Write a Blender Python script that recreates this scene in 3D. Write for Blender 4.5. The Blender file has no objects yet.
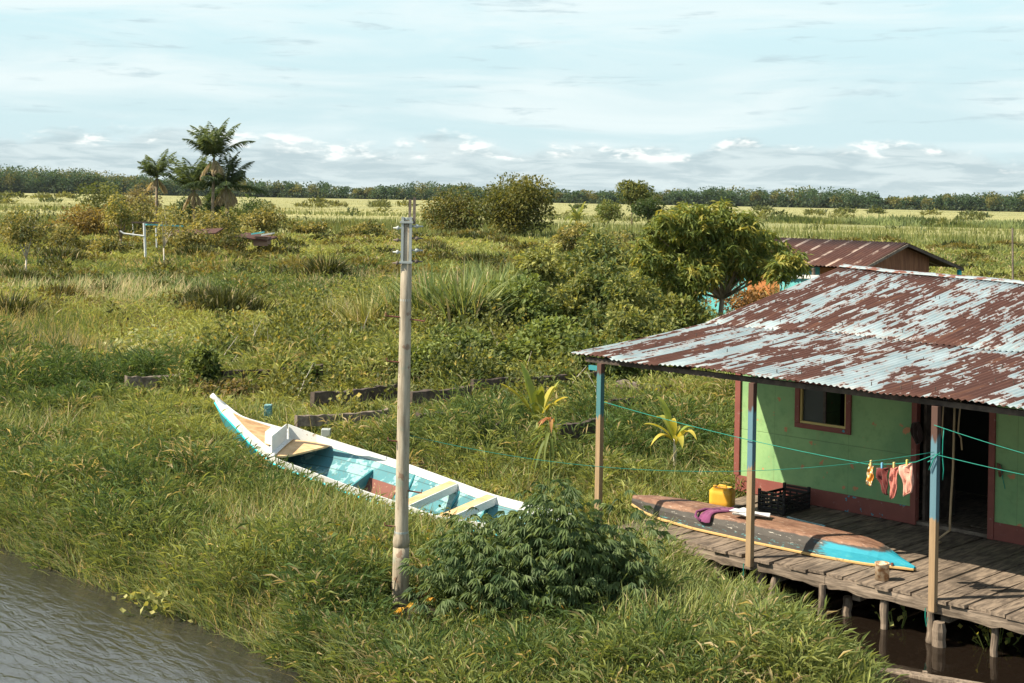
import bpy, math, random
import numpy as np
from mathutils import Vector, Matrix
R = math.radians
scene = bpy.context.scene
col = scene.collection

# ------------------------------------------------------------------ camera
FPX = 1422.2; ROLL = R(1.05); CAMZ = 4.8; HX, HY = 512.0, 196.0
cam_d = bpy.data.cameras.new('camera'); cam = bpy.data.objects.new('camera', cam_d); col.objects.link(cam)
cam_d.lens = 50; cam_d.sensor_width = 36; cam_d.shift_y = -(341.5 - HY) / 1024.0
cam_d.clip_start = 0.1; cam_d.clip_end = 20000
cam.matrix_world = Matrix.Translation((0, 0, CAMZ)) @ Matrix.Rotation(R(90), 4, 'X') @ Matrix.Rotation(ROLL, 4, 'Z')
scene.camera = cam
scene.view_settings.view_transform = 'Standard'; scene.view_settings.look = 'None'
scene.view_settings.gamma = 1; scene.view_settings.exposure = 0.97
scene.view_settings.use_curve_mapping = False
scene.cycles.max_bounces = 6; scene.cycles.diffuse_bounces = 3; scene.cycles.glossy_bounces = 3
scene.cycles.transmission_bounces = 4; scene.cycles.transparent_max_bounces = 4

# ------------------------------------------------------------------ sun
SUN = Vector((-.90, -.17, .93)).normalized()      # towards the sun
sun_d = bpy.data.lights.new('sun', 'SUN'); sun_d.energy = 5.0; sun_d.angle = R(0.5); sun_d.color = (1.0, .87, .68)
sun = bpy.data.objects.new('sun', sun_d); col.objects.link(sun)
sun.rotation_euler = SUN.to_track_quat('Z', 'Y').to_euler()
EL = math.asin(SUN.z); AZ = math.atan2(SUN.x, SUN.y)

# ------------------------------------------------------------------ node helper
class NT:
    def __init__(s, tree): s.t = tree; s.n = tree.nodes; s.l = tree.links
    def node(s, typ, **kw):
        nd = s.n.new(typ)
        for k, v in kw.items(): setattr(nd, k, v)
        return nd
    def put(s, sock, v):
        if isinstance(v, bpy.types.NodeSocket): s.l.new(v, sock)
        elif isinstance(v, (tuple, list)) and sock.type == 'RGBA' and len(v) == 3: sock.default_value = (*v, 1)
        else: sock.default_value = v
    def math(s, op, a, b=0.0, c=0.0, clamp=False):
        nd = s.node('ShaderNodeMath', operation=op, use_clamp=clamp)
        s.put(nd.inputs[0], a); s.put(nd.inputs[1], b); s.put(nd.inputs[2], c)
        return nd.outputs[0]
    def comb(s, x, y, z):
        nd = s.node('ShaderNodeCombineXYZ')
        for i, v in enumerate((x, y, z)): s.put(nd.inputs[i], v)
        return nd.outputs[0]
    def sep(s, v):
        nd = s.node('ShaderNodeSeparateXYZ'); s.put(nd.inputs[0], v); return nd.outputs
    def mapping(s, v, scale=(1, 1, 1), rot=(0, 0, 0), loc=(0, 0, 0)):
        nd = s.node('ShaderNodeMapping'); s.put(nd.inputs[0], v)
        nd.inputs['Scale'].default_value = scale; nd.inputs['Rotation'].default_value = rot; nd.inputs['Location'].default_value = loc
        return nd.outputs[0]
    def noise(s, v, scale=1, detail=4, rough=.55, dist=0, out=0):
        nd = s.node('ShaderNodeTexNoise'); s.put(nd.inputs['Vector'], v)
        nd.inputs['Scale'].default_value = scale; nd.inputs['Detail'].default_value = detail
        nd.inputs['Roughness'].default_value = rough; nd.inputs['Distortion'].default_value = dist
        return nd.outputs[out]
    def ramp(s, f, lo, hi, a=0.0, b=1.0, smooth=True):
        nd = s.node('ShaderNodeMapRange'); nd.interpolation_type = 'SMOOTHSTEP' if smooth else 'LINEAR'
        s.put(nd.inputs[0], f)
        for i, v in enumerate((lo, hi, a, b)): s.put(nd.inputs[i + 1], v)
        return nd.outputs[0]
    def mix(s, f, a, b, mode='MIX'):
        nd = s.node('ShaderNodeMix', data_type='RGBA', blend_type=mode)
        s.put(nd.inputs[0], f); s.put(nd.inputs[6], a); s.put(nd.inputs[7], b)
        return nd.outputs[2]
    def bump(s, h, strength=.3, dist=.02):
        nd = s.node('ShaderNodeBump'); nd.inputs['Strength'].default_value = strength; nd.inputs['Distance'].default_value = dist
        s.put(nd.inputs['Height'], h); return nd.outputs[0]

def new_mat(name):
    m = bpy.data.materials.new(name); m.use_nodes = True
    t = NT(m.node_tree); b = m.node_tree.nodes['Principled BSDF']
    b.inputs['Specular IOR Level'].default_value = .3
    return m, t, b

# ------------------------------------------------------------------ world
w = bpy.data.worlds.new('World'); scene.world = w; w.use_nodes = True
t = NT(w.node_tree); bg = w.node_tree.nodes['Background']
sky = t.node('ShaderNodeTexSky', sky_type='NISHITA'); sky.sun_disc = False
sky.sun_elevation = EL; sky.sun_rotation = AZ; sky.air_density = 1.2; sky.dust_density = 1.0; sky.ozone_density = 1.0
tc = t.node('ShaderNodeTexCoord').outputs['Generated']
sx, sy, sz = t.sep(tc)
hr = t.math('SQRT', t.math('ADD', t.math('MULTIPLY', sx, sx), t.math('MULTIPLY', sy, sy)))
el = t.math('DIVIDE', sz, t.math('MAXIMUM', hr, .001)); az = t.math('ARCTAN2', sx, sy)
def sp(a, b, off=0): return t.comb(t.math('MULTIPLY_ADD', az, a, off), t.math('MULTIPLY', el, b), off)
base = t.mix(t.ramp(el, 0.0, .05), (5.1, 6.1, 6.3), (4.95, 6.4, 6.7))
base = t.mix(t.ramp(el, .05, .14), base, (5.0, 6.8, 7.2))
streak = t.noise(sp(5, 34, 3.1), 1, 7, .55, .6)
high = t.ramp(t.math('MULTIPLY_ADD', el, .9, streak), .44, .78)
skyc = t.mix(t.math('MULTIPLY', high, .85), base, (6.6, 7.4, 7.45))
wn = t.noise(sp(16, 150, 8.7), 1, 6, .6, .4)                         # small grey wisps
wm = t.math('MULTIPLY', t.ramp(wn, .56, .72), t.ramp(el, .04, .06))
skyc = t.mix(t.math('MULTIPLY', wm, .7), skyc, (4.1, 5.2, 5.6))
topn = t.noise(sp(14, 22, 1.3), 1, 5, .6, .3)                        # low grey cloud bank and its bright heads
edge = t.math('MULTIPLY_ADD', t.math('SUBTRACT', topn, .5), .045, .036)
bank = t.ramp(t.math('SUBTRACT', edge, el), -.004, .006)
bn = t.noise(sp(20, 130, 5.3), 1, 6, .6, .5)
bankc = t.mix(t.ramp(bn, .38, .62), (3.8, 4.7, 5.0), (5.5, 6.3, 6.4))
skyc = t.mix(t.math('MULTIPLY', bank, .8), skyc, bankc)
pn = t.noise(sp(34, 90, 2.2), 1, 5, .6, .2)
puff = t.math('MULTIPLY', t.ramp(t.math('ABSOLUTE', t.math('SUBTRACT', el, t.math('SUBTRACT', edge, .003))), .007, .001), t.ramp(pn, .50, .62))
skyc = t.mix(t.math('MULTIPLY', puff, .9), skyc, (8.3, 8.5, 8.2))
skyc = t.mix(t.ramp(el, -.01, .004), (5.0, 5.8, 5.9), skyc)
up = t.ramp(el, .30, 1.0)
nish = t.mix(1.0, sky.outputs[0], (1.0, 1.0, 1.0), 'MULTIPLY')
hc = t.ramp(t.noise(tc, 2.2, 5, .6, .3), .45, .7)
upc = t.mix(t.math('MULTIPLY_ADD', hc, .55, .22), nish, (7.5, 8.0, 8.2))
w.node_tree.links.new(t.mix(up, skyc, upc), bg.inputs[0])
bg.inputs[1].default_value = 0.069

# ------------------------------------------------------------------ projection helpers (pixel -> a point at a known height)
def dr(px, py):
    u = px - HX; v = HY - py
    return u * math.cos(ROLL) - v * math.sin(ROLL), u * math.sin(ROLL) + v * math.cos(ROLL)
def at(px, py, z):
    x, y = dr(px, py); d = (z - CAMZ) * FPX / y
    return Vector((x / FPX * d, d, z))
def atd(px, py, d):
    x, y = dr(px, py); return Vector((x / FPX * d, d, CAMZ + y / FPX * d))
PX0 = at(933, 597, .5)
E1 = Vector((.714, -.700, 0)); EN = Vector((.700, .714, 0))
def Hs(s, tt, z): return Vector((PX0.x, PX0.y, 0)) + E1 * s + EN * tt + Vector((0, 0, z))
def onwall(px, py, tt):
    x, y = dr(px, py); r = Vector((x / FPX, 1, y / FPX))
    d = (tt + PX0.x * EN.x + PX0.y * EN.y) / (r.x * EN.x + r.y * EN.y)
    p = Vector((r.x * d, d, CAMZ + r.z * d)); q = p - PX0
    return q.x * E1.x + q.y * E1.y, p.z

# ------------------------------------------------------------------ object helpers
def tag(o, label=None, cat=None, group=None, kind=None):
    if label: o['label'] = label
    if cat: o['category'] = cat
    if group: o['group'] = group
    if kind: o['kind'] = kind
    return o
def thing(name, label, cat, loc, group=None):
    o = bpy.data.objects.new(name, None); col.objects.link(o); o.location = loc; o.empty_display_size = .1
    return tag(o, label, cat, group)
def root_loc(o):
    l = Vector((0, 0, 0))
    while o is not None: l = l + o.location; o = o.parent
    return l
def np_mesh(name, V, tris, quads, mat, parent=None, colr=None, smooth=False, loc=None, attr=None):
    """V (n,3) world coordinates; tris (a,3); quads (b,4)."""
    me = bpy.data.meshes.new(name)
    off = root_loc(parent) if parent else (Vector(loc) if loc is not None else Vector((0, 0, 0)))
    V = np.asarray(V, dtype=np.float64) - np.array(off)[None]
    tris = np.zeros((0, 3), int) if tris is None or len(tris) == 0 else np.asarray(tris)
    quads = np.zeros((0, 4), int) if quads is None or len(quads) == 0 else np.asarray(quads)
    idx = np.concatenate([tris.ravel(), quads.ravel()]).astype(np.int32)
    tot = np.concatenate([np.full(len(tris), 3), np.full(len(quads), 4)]).astype(np.int32)
    st = np.concatenate([[0], np.cumsum(tot)[:-1]]).astype(np.int32)
    me.vertices.add(len(V)); me.vertices.foreach_set('co', V.astype(np.float32).ravel())
    me.loops.add(len(idx)); me.loops.foreach_set('vertex_index', idx)
    me.polygons.add(len(tot)); me.polygons.foreach_set('loop_start', st)
    me.polygons.foreach_set('use_smooth', np.full(len(tot), smooth))
    me.update(calc_edges=True)
    if colr is not None:
        a = me.color_attributes.new('Col', 'FLOAT_COLOR', 'POINT')
        c = np.ones((len(V), 4), np.float32); c[:, :3] = colr; a.data.foreach_set('color', c.ravel())
    if attr is not None:
        a = me.attributes.new('st', 'FLOAT_VECTOR', 'POINT'); a.data.foreach_set('vector', np.asarray(attr, np.float32).ravel())
    me.materials.append(mat)
    o = bpy.data.objects.new(name, me); col.objects.link(o)
    if parent: o.parent = parent
    elif loc is not None: o.location = loc
    return o

class MB:
    def __init__(s): s.v = []; s.f = []
    def add(s, vs, fs):
        o = len(s.v); s.v += [Vector(p) for p in vs]; s.f += [tuple(i + o for i in f) for f in fs]; return s
    def box(s, c, ax, ay, az):
        """centre and three half-axis vectors"""
        c, ax, ay, az = map(Vector, (c, ax, ay, az))
        vs = [c + i * ax + j * ay + k * az for k in (-1, 1) for j in (-1, 1) for i in (-1, 1)]
        return s.add(vs, [(0, 2, 3, 1), (4, 5, 7, 6), (0, 1, 5, 4), (2, 6, 7, 3), (0, 4, 6, 2), (1, 3, 7, 5)])
    def hb(s, s0, s1, t0, t1, z0, z1):
        """box in the house frame"""
        return s.box(Hs((s0 + s1) / 2, (t0 + t1) / 2, (z0 + z1) / 2), E1 * (s1 - s0) / 2, EN * (t1 - t0) / 2, (0, 0, (z1 - z0) / 2))
    def bar(s, a, b, w, h, up=(0, 0, 1)):
        a, b = Vector(a), Vector(b); d = b - a; u = Vector(up); x = d.cross(u)
        if x.length < 1e-6: x = d.cross(Vector((0, 1, 0)))
        x.normalize(); y = x.cross(d).normalized()
        return s.box((a + b) / 2, d / 2, x * w / 2, y * h / 2)
    def tube(s, pts, rad, n=8, cap=True):
        pts = [Vector(p) for p in pts]; rad = rad if isinstance(rad, (list, tuple)) else [rad] * len(pts)
        vs = []; fs = []; up = None
        for i, p in enumerate(pts):
            d = (pts[min(i + 1, len(pts) - 1)] - pts[max(i - 1, 0)]).normalized()
            if up is None: up = d.cross(Vector((.31, .95, .12))).normalized()
            x = (up - d * up.dot(d)).normalized(); up = x; y = d.cross(x)
            for k in range(n):
                a = 2 * math.pi * k / n; vs.append(p + (x * math.cos(a) + y * math.sin(a)) * rad[i])
        for i in range(len(pts) - 1):
            for k in range(n):
                fs.append((i * n + k, i * n + (k + 1) % n, (i + 1) * n + (k + 1) % n, (i + 1) * n + k))
        if cap: fs.append(tuple(range(n - 1, -1, -1))); fs.append(tuple((len(pts) - 1) * n + k for k in range(n)))
        return s.add(vs, fs)
    def loft(s, rows, closed=False, cap=False):
        n = len(rows[0]); vs = [p for r in rows for p in r]; fs = []
        for i in range(len(rows) - 1):
            for k in range(n if closed else n - 1):
                fs.append((i * n + k, i * n + (k + 1) % n, (i + 1) * n + (k + 1) % n, (i + 1) * n + k))
        if cap: fs.append(tuple(range(n))); fs.append(tuple((len(rows) - 1) * n + k for k in range(n - 1, -1, -1)))
        return s.add(vs, fs)
    def build(s, name, mat, parent=None, smooth=False, loc=None, bevel=0, label=None, frame=False, solid=0):
        off = root_loc(parent) if parent else (Vector(loc) if loc is not None else Vector((0, 0, 0)))
        me = bpy.data.meshes.new(name); me.from_pydata([tuple(p - off) for p in s.v], [], s.f); me.update()
        if smooth: me.polygons.foreach_set('use_smooth', [True] * len(me.polygons))
        if frame:
            a = me.attributes.new('st', 'FLOAT_VECTOR', 'POINT'); arr = []
            for p in s.v:
                q = p - PX0; arr += [q.x * E1.x + q.y * E1.y, q.x * EN.x + q.y * EN.y, p.z]
            a.data.foreach_set('vector', arr)
        me.materials.append(mat)
        o = bpy.data.objects.new(name, me); col.objects.link(o)
        if parent: o.parent = parent
        elif loc is not None: o.location = loc
        if bevel: m = o.modifiers.new('bevel', 'BEVEL'); m.width = bevel; m.segments = 2; m.limit_method = 'ANGLE'
        if solid: m = o.modifiers.new('solid', 'SOLIDIFY'); m.thickness = solid; m.offset = 0
        if label: o['label'] = label
        return o

# ------------------------------------------------------------------ materials
def wood(name, a, b, grain=(1, 1, 1), scale=6, rough=.85, frame=False, dirt=.5):
    m, t, bs = new_mat(name)
    c = t.node('ShaderNodeAttribute', attribute_name='st').outputs[1] if frame else t.node('ShaderNodeTexCoord').outputs['Object']
    g = t.noise(t.mapping(c, grain), scale, 6, .65, .4)
    big = t.noise(c, 1.7, 4, .6)
    cc = t.mix(t.ramp(g, .32, .68), a, b)
    cc = t.mix(t.math('MULTIPLY', t.ramp(big, .45, .7), dirt), cc, tuple(x * .45 for x in a))
    t.l.new(cc, bs.inputs['Base Color']); bs.inputs['Roughness'].default_value = rough
    t.l.new(t.bump(g, .5, .01), bs.inputs['Normal'])
    return m
def paint(name, c, rough=.5, spots=None, under=(.2, .12, .08), lo=.66, scale=9, var=.15, spec=.3, seam=0):
    m, t, bs = new_mat(name); co = t.node('ShaderNodeTexCoord').outputs['Object']
    n = t.noise(co, 2.1, 5, .6); cc = t.mix(t.math('MULTIPLY', n, 1.0), tuple(x * (1 - var) for x in c), tuple(min(1, x * (1 + var)) for x in c))
    if spots:
        sp_ = t.noise(co, scale, 5, .65, .2)
        cc = t.mix(t.ramp(sp_, lo, lo + .04), cc, under)
    if seam:
        zz_ = t.sep(co)[2]; fr_ = t.math('ABSOLUTE', t.math('SUBTRACT', t.math('FRACT', t.math('MULTIPLY_ADD', t.math('ADD', zz_, 5.0), 1 / seam, 0.0)), .5))
        cc = t.mix(t.math('MULTIPLY', t.ramp(fr_, .07, .02), .65), cc, tuple(x * .3 for x in c))
        st_ = t.noise(t.mapping(co, (5, 5, .8)), 3, 5, .65); cc = t.mix(t.math('MULTIPLY', t.ramp(st_, .52, .72), .5), cc, (.14, .12, .08))
    d = t.noise(co, 23, 4, .7)
    cc = t.mix(t.math('MULTIPLY', t.ramp(d, .5, .8), .35), cc, tuple(x * .6 for x in c))
    t.l.new(cc, bs.inputs['Base Color']); bs.inputs['Roughness'].default_value = rough
    bs.inputs['Specular IOR Level'].default_value = spec
    t.l.new(t.bump(n, .2, .01), bs.inputs['Normal'])
    return m
def leafmat(name, trans=.40, rough=.55, tint=(1, 1, 1)):
    m, t, bs = new_mat(name)
    c = t.node('ShaderNodeAttribute', attribute_name='Col').outputs[0]
    if tint != (1, 1, 1): c = t.mix(1.0, c, tint, 'MULTIPLY')
    t.l.new(c, bs.inputs['Base Color']); bs.inputs['Roughness'].default_value = rough; bs.inputs['Specular IOR Level'].default_value = .25
    tr = t.node('ShaderNodeBsdfTranslucent'); t.l.new(t.mix(1.0, c, (1.35, 1.2, .6), 'MULTIPLY'), tr.inputs[0])
    mx = t.node('ShaderNodeMixShader'); mx.inputs[0].default_value = trans
    t.l.new(bs.outputs[0], mx.inputs[1]); t.l.new(tr.outputs[0], mx.inputs[2])
    t.l.new(mx.outputs[0], m.node_tree.nodes['Material Output'].inputs[0])
    return m
M = {}
M['leaf'] = leafmat('leaf'); M['grass'] = leafmat('grass', .3, .6)
M['bark'] = wood('bark', (.16, .12, .08), (.30, .25, .19), (1, 1, .3), 14)
M['pale_bark'] = wood('pale_bark', (.38, .34, .28), (.6, .56, .48), (1, 1, .3), 10, dirt=.2)
M['old_wood'] = wood('old_wood', (.10, .08, .065), (.24, .20, .165), (1, 1, 1), 9)
M['deck'] = wood('deck_boards', (.085, .068, .055), (.27, .215, .165), (7, 1, 7), 3.2, frame=True, dirt=.6)
M['joist'] = wood('joist_wood', (.10, .08, .063), (.29, .235, .185), (1.2, 7, 9), 3, frame=True, dirt=.5)
M['pile'] = wood('pile_wood', (.10, .078, .06), (.28, .225, .175), (6, 6, 1), 4, frame=True, dirt=.6)
M['dark_wood'] = wood('dark_timber', (.05, .04, .035), (.11, .085, .07), (1, 1, 1), 8)
M['white'] = paint('white_paint', (.60, .63, .63), .5, True, (.36, .29, .22), .64, 6, .12)
M['teal'] = paint('turquoise_paint', (.04, .22, .25), .45, True, (.2, .42, .42), .64, 6, .3)
M['teal_line'] = paint('turquoise_line', (.02, .45, .52), .45)
M['pale_teal'] = paint('pale_turquoise_paint', (.06, .20, .235), .5, True, (.22, .40, .42), .52, 3, .3, seam=.13)
M['tan'] = wood('tan_board', (.48, .32, .16), (.66, .47, .27), (1, 1, 1), 5, dirt=.15)
M['deck_brown'] = wood('foredeck_brown', (.32, .19, .09), (.55, .36, .19), (1, 1, 1), 4, dirt=.4)
M['rusty_red'] = paint('rust_red_paint', (.16, .06, .045), .7, True, (.3, .2, .12), .6, 8)
M['maroon'] = paint('maroon_paint', (.21, .062, .05), .6, True, (.30, .2, .17), .66, 12, .2)
M['black'] = paint('black_plastic', (.018, .018, .02), .4)
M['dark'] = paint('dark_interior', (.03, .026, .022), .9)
M['cord'] = paint('green_cord', (.01, .22, .17), .6)
M['rope'] = paint('old_rope', (.36, .27, .17), .9)
M['metal'] = paint('galvanised_metal', (.38, .42, .41), .45)

# ------------------------------------------------------------------ ground, water
def edge_sd(poly, X, Y):
    """signed distance to polygon, positive inside"""
    P = np.array(poly, float); d = np.full(X.shape, 1e9); ins = np.zeros(X.shape, bool); n = len(P)
    for i in range(n):
        a, b = P[i], P[(i + 1) % n]; e = b - a; L = (e ** 2).sum()
        tt = np.clip(((X - a[0]) * e[0] + (Y - a[1]) * e[1]) / L, 0, 1)
        d = np.minimum(d, np.hypot(X - a[0] - tt * e[0], Y - a[1] - tt * e[1]))
        c = ((a[1] > Y) != (b[1] > Y)) & (X < (b[0] - a[0]) * (Y - a[1]) / (b[1] - a[1] + 1e-12) + a[0]); ins ^= c
    return np.where(ins, d, -d)
def hxy(s, tt): p = Hs(s, tt, 0); return (p.x, p.y)
RIVER = [(-60, 52), (-14, 24.8)] + [(at(x, y, 0).x + .05, at(x, y, 0).y + .08) for x, y in ((-40, 540), (0, 551), (53, 573), (102, 592), (135, 601), (180, 621), (246, 650), (295, 674), (350, 715))] + [(-.5, 11), (-.1, 7), (-.1, -8), (-60, -8)]
POOL = [(3.5, -8), (3.45, 12), (3.45, 13.5), (3.15, 14.8), (2.85, 15.8), (2.4, 16.85), (2.1, 17.9), hxy(-4.2, 1), hxy(-4.3, 3), hxy(-4.3, 6.5), hxy(8, 6.5), (20, 6), (20, -8)]
_rng = np.random.default_rng(5)
_LAT = _rng.random((256, 256))
def vnoise(X, Y, s=1.0, oct=3):
    r = 0; a = 1; tot = 0
    for o in range(oct):
        x = X / s * 2 ** o + 17.3 * o; y = Y / s * 2 ** o + 9.1 * o
        xi = np.floor(x).astype(int); yi = np.floor(y).astype(int); fx = x - xi; fy = y - yi
        fx = fx * fx * (3 - 2 * fx); fy = fy * fy * (3 - 2 * fy)
        g = lambda i, j: _LAT[(xi + i) % 256, (yi + j) % 256]
        r = r + a * ((g(0, 0) * (1 - fx) + g(1, 0) * fx) * (1 - fy) + (g(0, 1) * (1 - fx) + g(1, 1) * fx) * fy); tot += a; a *= .5
    return r / tot
BOATP = [(-4.9, 25.3), (-3.58, 24.5), (-2.8, 23.8), (-1.75, 22.5), (-.2, 20.3), (.92, 19.15), (.3, 18.35), (-.22, 18.95), (-1.6, 20.15), (-2.4, 20.9), (-3.2, 21.95), (-3.85, 22.9), (-4.55, 24.4)]
def water_sd(X, Y): return np.maximum(edge_sd(RIVER, X, Y), edge_sd(POOL, X, Y))
def gz(X, Y):
    sd = water_sd(X, Y); n = vnoise(X, Y, 3.0)
    k = np.clip(.5 - sd / .5, 0, 1)
    h = -.5 + k * (.58 + .16 * n + .15 * np.clip(-sd / 3, 0, 1))
    near = (np.abs(X) < 8) & (Y > 15) & (Y < 28)
    if near.any(): h[near] = np.where(edge_sd(BOATP, X[near], Y[near]) > .08, -.06, h[near])
    return h
def gz1(x, y): return float(gz(np.array([x]), np.array([y]))[0])

xs = np.concatenate([-np.geomspace(40, 7000, 26)[::-1], np.linspace(-30, 30, 241), np.geomspace(40, 7000, 26)])
ys = np.concatenate([[-60, -20, -5], np.linspace(0, 60, 241), np.geomspace(63, 9000, 60)])
GX, GY = np.meshgrid(xs, ys); Z = gz(GX.ravel(), GY.ravel())
nx, ny = len(xs), len(ys); i, j = np.meshgrid(np.arange(nx - 1), np.arange(ny - 1)); a = (j * nx + i).ravel()
m, t, bs = new_mat('marsh_soil')
co = t.node('ShaderNodeNewGeometry').outputs['Position']
n1 = t.noise(co, .05, 5, .6); n2 = t.noise(co, 1.2, 6, .7); n3 = t.noise(t.mapping(co, (.012, .05, 1)), 1, 6, .65)
px_, py_, pz_ = t.sep(co)
far = t.ramp(t.math('MULTIPLY_ADD', n1, 120, py_), 130, 270)
near_c = t.mix(t.ramp(n2, .35, .7), (.028, .024, .013), (.065, .058, .028))
far_c = t.mix(t.ramp(n3, .42, .60), (.32, .31, .13), (.21, .22, .09))
far_c = t.mix(t.math('MULTIPLY', t.ramp(n1, .52, .66), .5), far_c, (.11, .13, .045))
t.l.new(t.mix(far, near_c, far_c), bs.inputs['Base Color']); bs.inputs['Roughness'].default_value = .95
t.l.new(t.bump(n2, .6, .1), bs.inputs['Normal'])
tag(np_mesh('ground', np.stack([GX.ravel(), GY.ravel(), Z], 1), None, np.stack([a, a + 1, a + nx + 1, a + nx], 1), m, smooth=True), kind='structure')

def water_obj(name, poly, base, bscale, bstr, rough):
    m, t, bs = new_mat(name)
    co = t.node('ShaderNodeNewGeometry').outputs['Position']
    r = t.mapping(t.mapping(co, rot=(0, 0, R(48))), (1.9, 5.5, 1))
    a1 = t.noise(r, bscale, 4, .55, .5); a2 = t.noise(co, bscale * 6, 3, .5)
    h = t.math('ADD', a1, t.math('MULTIPLY', a2, .12))
    bs.inputs['Base Color'].default_value = (*base, 1); bs.inputs['Roughness'].default_value = rough
    bs.inputs['Specular IOR Level'].default_value = .5; bs.inputs['IOR'].default_value = 1.75 if 'river' in name else 1.33
    t.l.new(t.bump(h, bstr, .05), bs.inputs['Normal'])
    b = MB(); b.add([(x, y, 0) for x, y in poly], [tuple(range(len(poly)))])
    o = b.build(name, m); o['kind'] = 'structure'; return o
water_obj('river_water', [(-60, 60), (-8, 22), (0, 15.5), (.2, -8), (-60, -8)], (.03, .03, .026), 1.5, .6, .03)
water_obj('pond_water', [(.4, 22), (10.5, 27), (22, 12), (22, -8), (.4, -8)], (.010, .007, .005), 1.0, .05, .03)

# ------------------------------------------------------------------ corrugated roofs
def roof_mat(name, kind):
    m, t, bs = new_mat(name)
    a = t.node('ShaderNodeAttribute', attribute_name='st').outputs[1]; s, tt, zz = t.sep(a)
    vc = lambda x, y, o=0.0: t.comb(t.math('MULTIPLY_ADD', s, x, o), t.math('MULTIPLY_ADD', tt, y, o), 0.0)
    sheet = t.math('FLOOR', t.math('DIVIDE', t.math('ADD', s, 50.17), .41))
    row = t.math('FLOOR', t.math('DIVIDE', t.math('ADD', tt, .9), 3.4))
    wn = t.node('ShaderNodeTexWhiteNoise', noise_dimensions='2D'); t.put(wn.inputs['Vector'], t.comb(sheet, row, 0.0)); rnd = wn.outputs[0]
    rust = t.mix(t.noise(vc(9, 3), 1, 5, .6), (.034, .0145, .0115), (.098, .040, .028))
    rust = t.mix(t.math('MULTIPLY', t.ramp(t.noise(vc(20, .8, 5.0), 1, 4, .6), .55, .72), .6), rust, (.17, .080, .045))
    cor = t.math('COSINE', t.math('MULTIPLY', s, 2 * math.pi / .076))
    if kind == 'painted':
        n1 = t.noise(vc(2.1, .9, 4.0), 1, 3, .5, .3); n2 = t.noise(vc(8.5, 2.0, 9.0), 1, 6, .62); n3 = t.noise(vc(26, 11, 3.0), 1, 4, .7)
        v = t.math('ADD', t.math('MULTIPLY', n1, .28), t.math('MULTIPLY', n2, .64))
        v = t.math('ADD', v, t.math('MULTIPLY', n3, .20))
        v = t.math('ADD', v, .03)
        v = t.math('ADD', v, t.math('MULTIPLY', t.math('SUBTRACT', rnd, .5), .15))
        v = t.math('ADD', v, t.math('MULTIPLY', cor, -.022))
        v = t.math('ADD', v, t.ramp(s, 2.6, .6, 0.0, .035)); 
        k = t.ramp(v, .584, .598)
        pn = t.noise(vc(3, 1.2, 2.0), 1, 5, .6)
        pc = t.mix(t.ramp(pn, .35, .7), (.20, .275, .305), (.305, .385, .42))
        pc = t.mix(t.math('MULTIPLY', t.ramp(t.noise(vc(18, 1.4, 6.0), 1, 4, .6), .5, .75), .4), pc, (.42, .33, .27))
        pc = t.mix(t.ramp(v, .55, .595, 0, .5), pc, (.33, .17, .12))
        c = t.mix(k, pc, rust)
        t.l.new(t.ramp(k, 0, 1, .42, .8), bs.inputs['Roughness'])
    else:
        fr = t.math('FRACT', t.math('DIVIDE', t.math('ADD', s, 50.0), .88))
        k = t.math('MULTIPLY', t.ramp(fr, .82, .86), t.ramp(t.noise(vc(3, 1.1), 1, 4), .40, .55))
        c = t.mix(t.math('MULTIPLY', k, .8), rust, (.42, .34, .29)); bs.inputs['Roughness'].default_value = .75
    t.l.new(c, bs.inputs['Base Color'])
    return m
M['roof'] = roof_mat('painted_rusty_tin', 'painted'); M['roof2'] = roof_mat('brown_rusty_tin', 'plain')

def corrugated(name, parent, fn, L, T, nt, mat, per=.076, amp=.010, seed=1, label=None, toff=0):
    """fn(u, v) -> world point; L metres along the eave, T metres down the slope"""
    n = int(L / per * 6); u = np.linspace(0, 1, n); rr = np.random.default_rng(seed)
    sheets = np.floor(u * L / .74).astype(int); js = rr.normal(0, .022, sheets.max() + 2)
    V = []; A = []
    for r in range(nt + 1):
        v = r / nt
        for kk in range(n):
            e = js[sheets[kk]] / T if r == 0 else 0
            p = fn(u[kk], v + e); p = p + Vector((0, 0, amp * math.cos(2 * math.pi * u[kk] * L / per)))
            V.append(p[:]); A.append((u[kk] * L, v * T + toff, 0))
    i, j = np.meshgrid(np.arange(n - 1), np.arange(nt)); a = (j * n + i).ravel()
    o = np_mesh(name, V, None, np.stack([a, a + 1, a + n + 1, a + n], 1), mat, parent, smooth=True, attr=A)
    m = o.modifiers.new('solid', 'SOLIDIFY'); m.thickness = .004; m.offset = -1
    if label: o['label'] = label
    return o

# ------------------------------------------------------------------ the stilt house
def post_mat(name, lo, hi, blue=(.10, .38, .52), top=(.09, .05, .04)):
    m, t, bs = new_mat(name)
    p = t.node('ShaderNodeAttribute', attribute_name='st').outputs[1]; x, y, z = t.sep(p)
    g = t.noise(t.mapping(p, (9, 9, .8)), 3, 5, .6); zz = t.math('MULTIPLY_ADD', t.noise(t.mapping(p, (12, 12, 2)), 1, 4, .6), .5, z)
    c = t.mix(g, (.17, .12, .075), (.44, .31, .18))
    c = t.mix(t.math('MULTIPLY', t.ramp(zz, lo + .25, lo + .29), .9), c, blue)
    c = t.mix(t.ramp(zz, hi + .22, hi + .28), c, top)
    t.l.new(c, bs.inputs['Base Color']); bs.inputs['Roughness'].default_value = .75
    t.l.new(t.bump(g, .5, .01), bs.inputs['Normal']); return m

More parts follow.
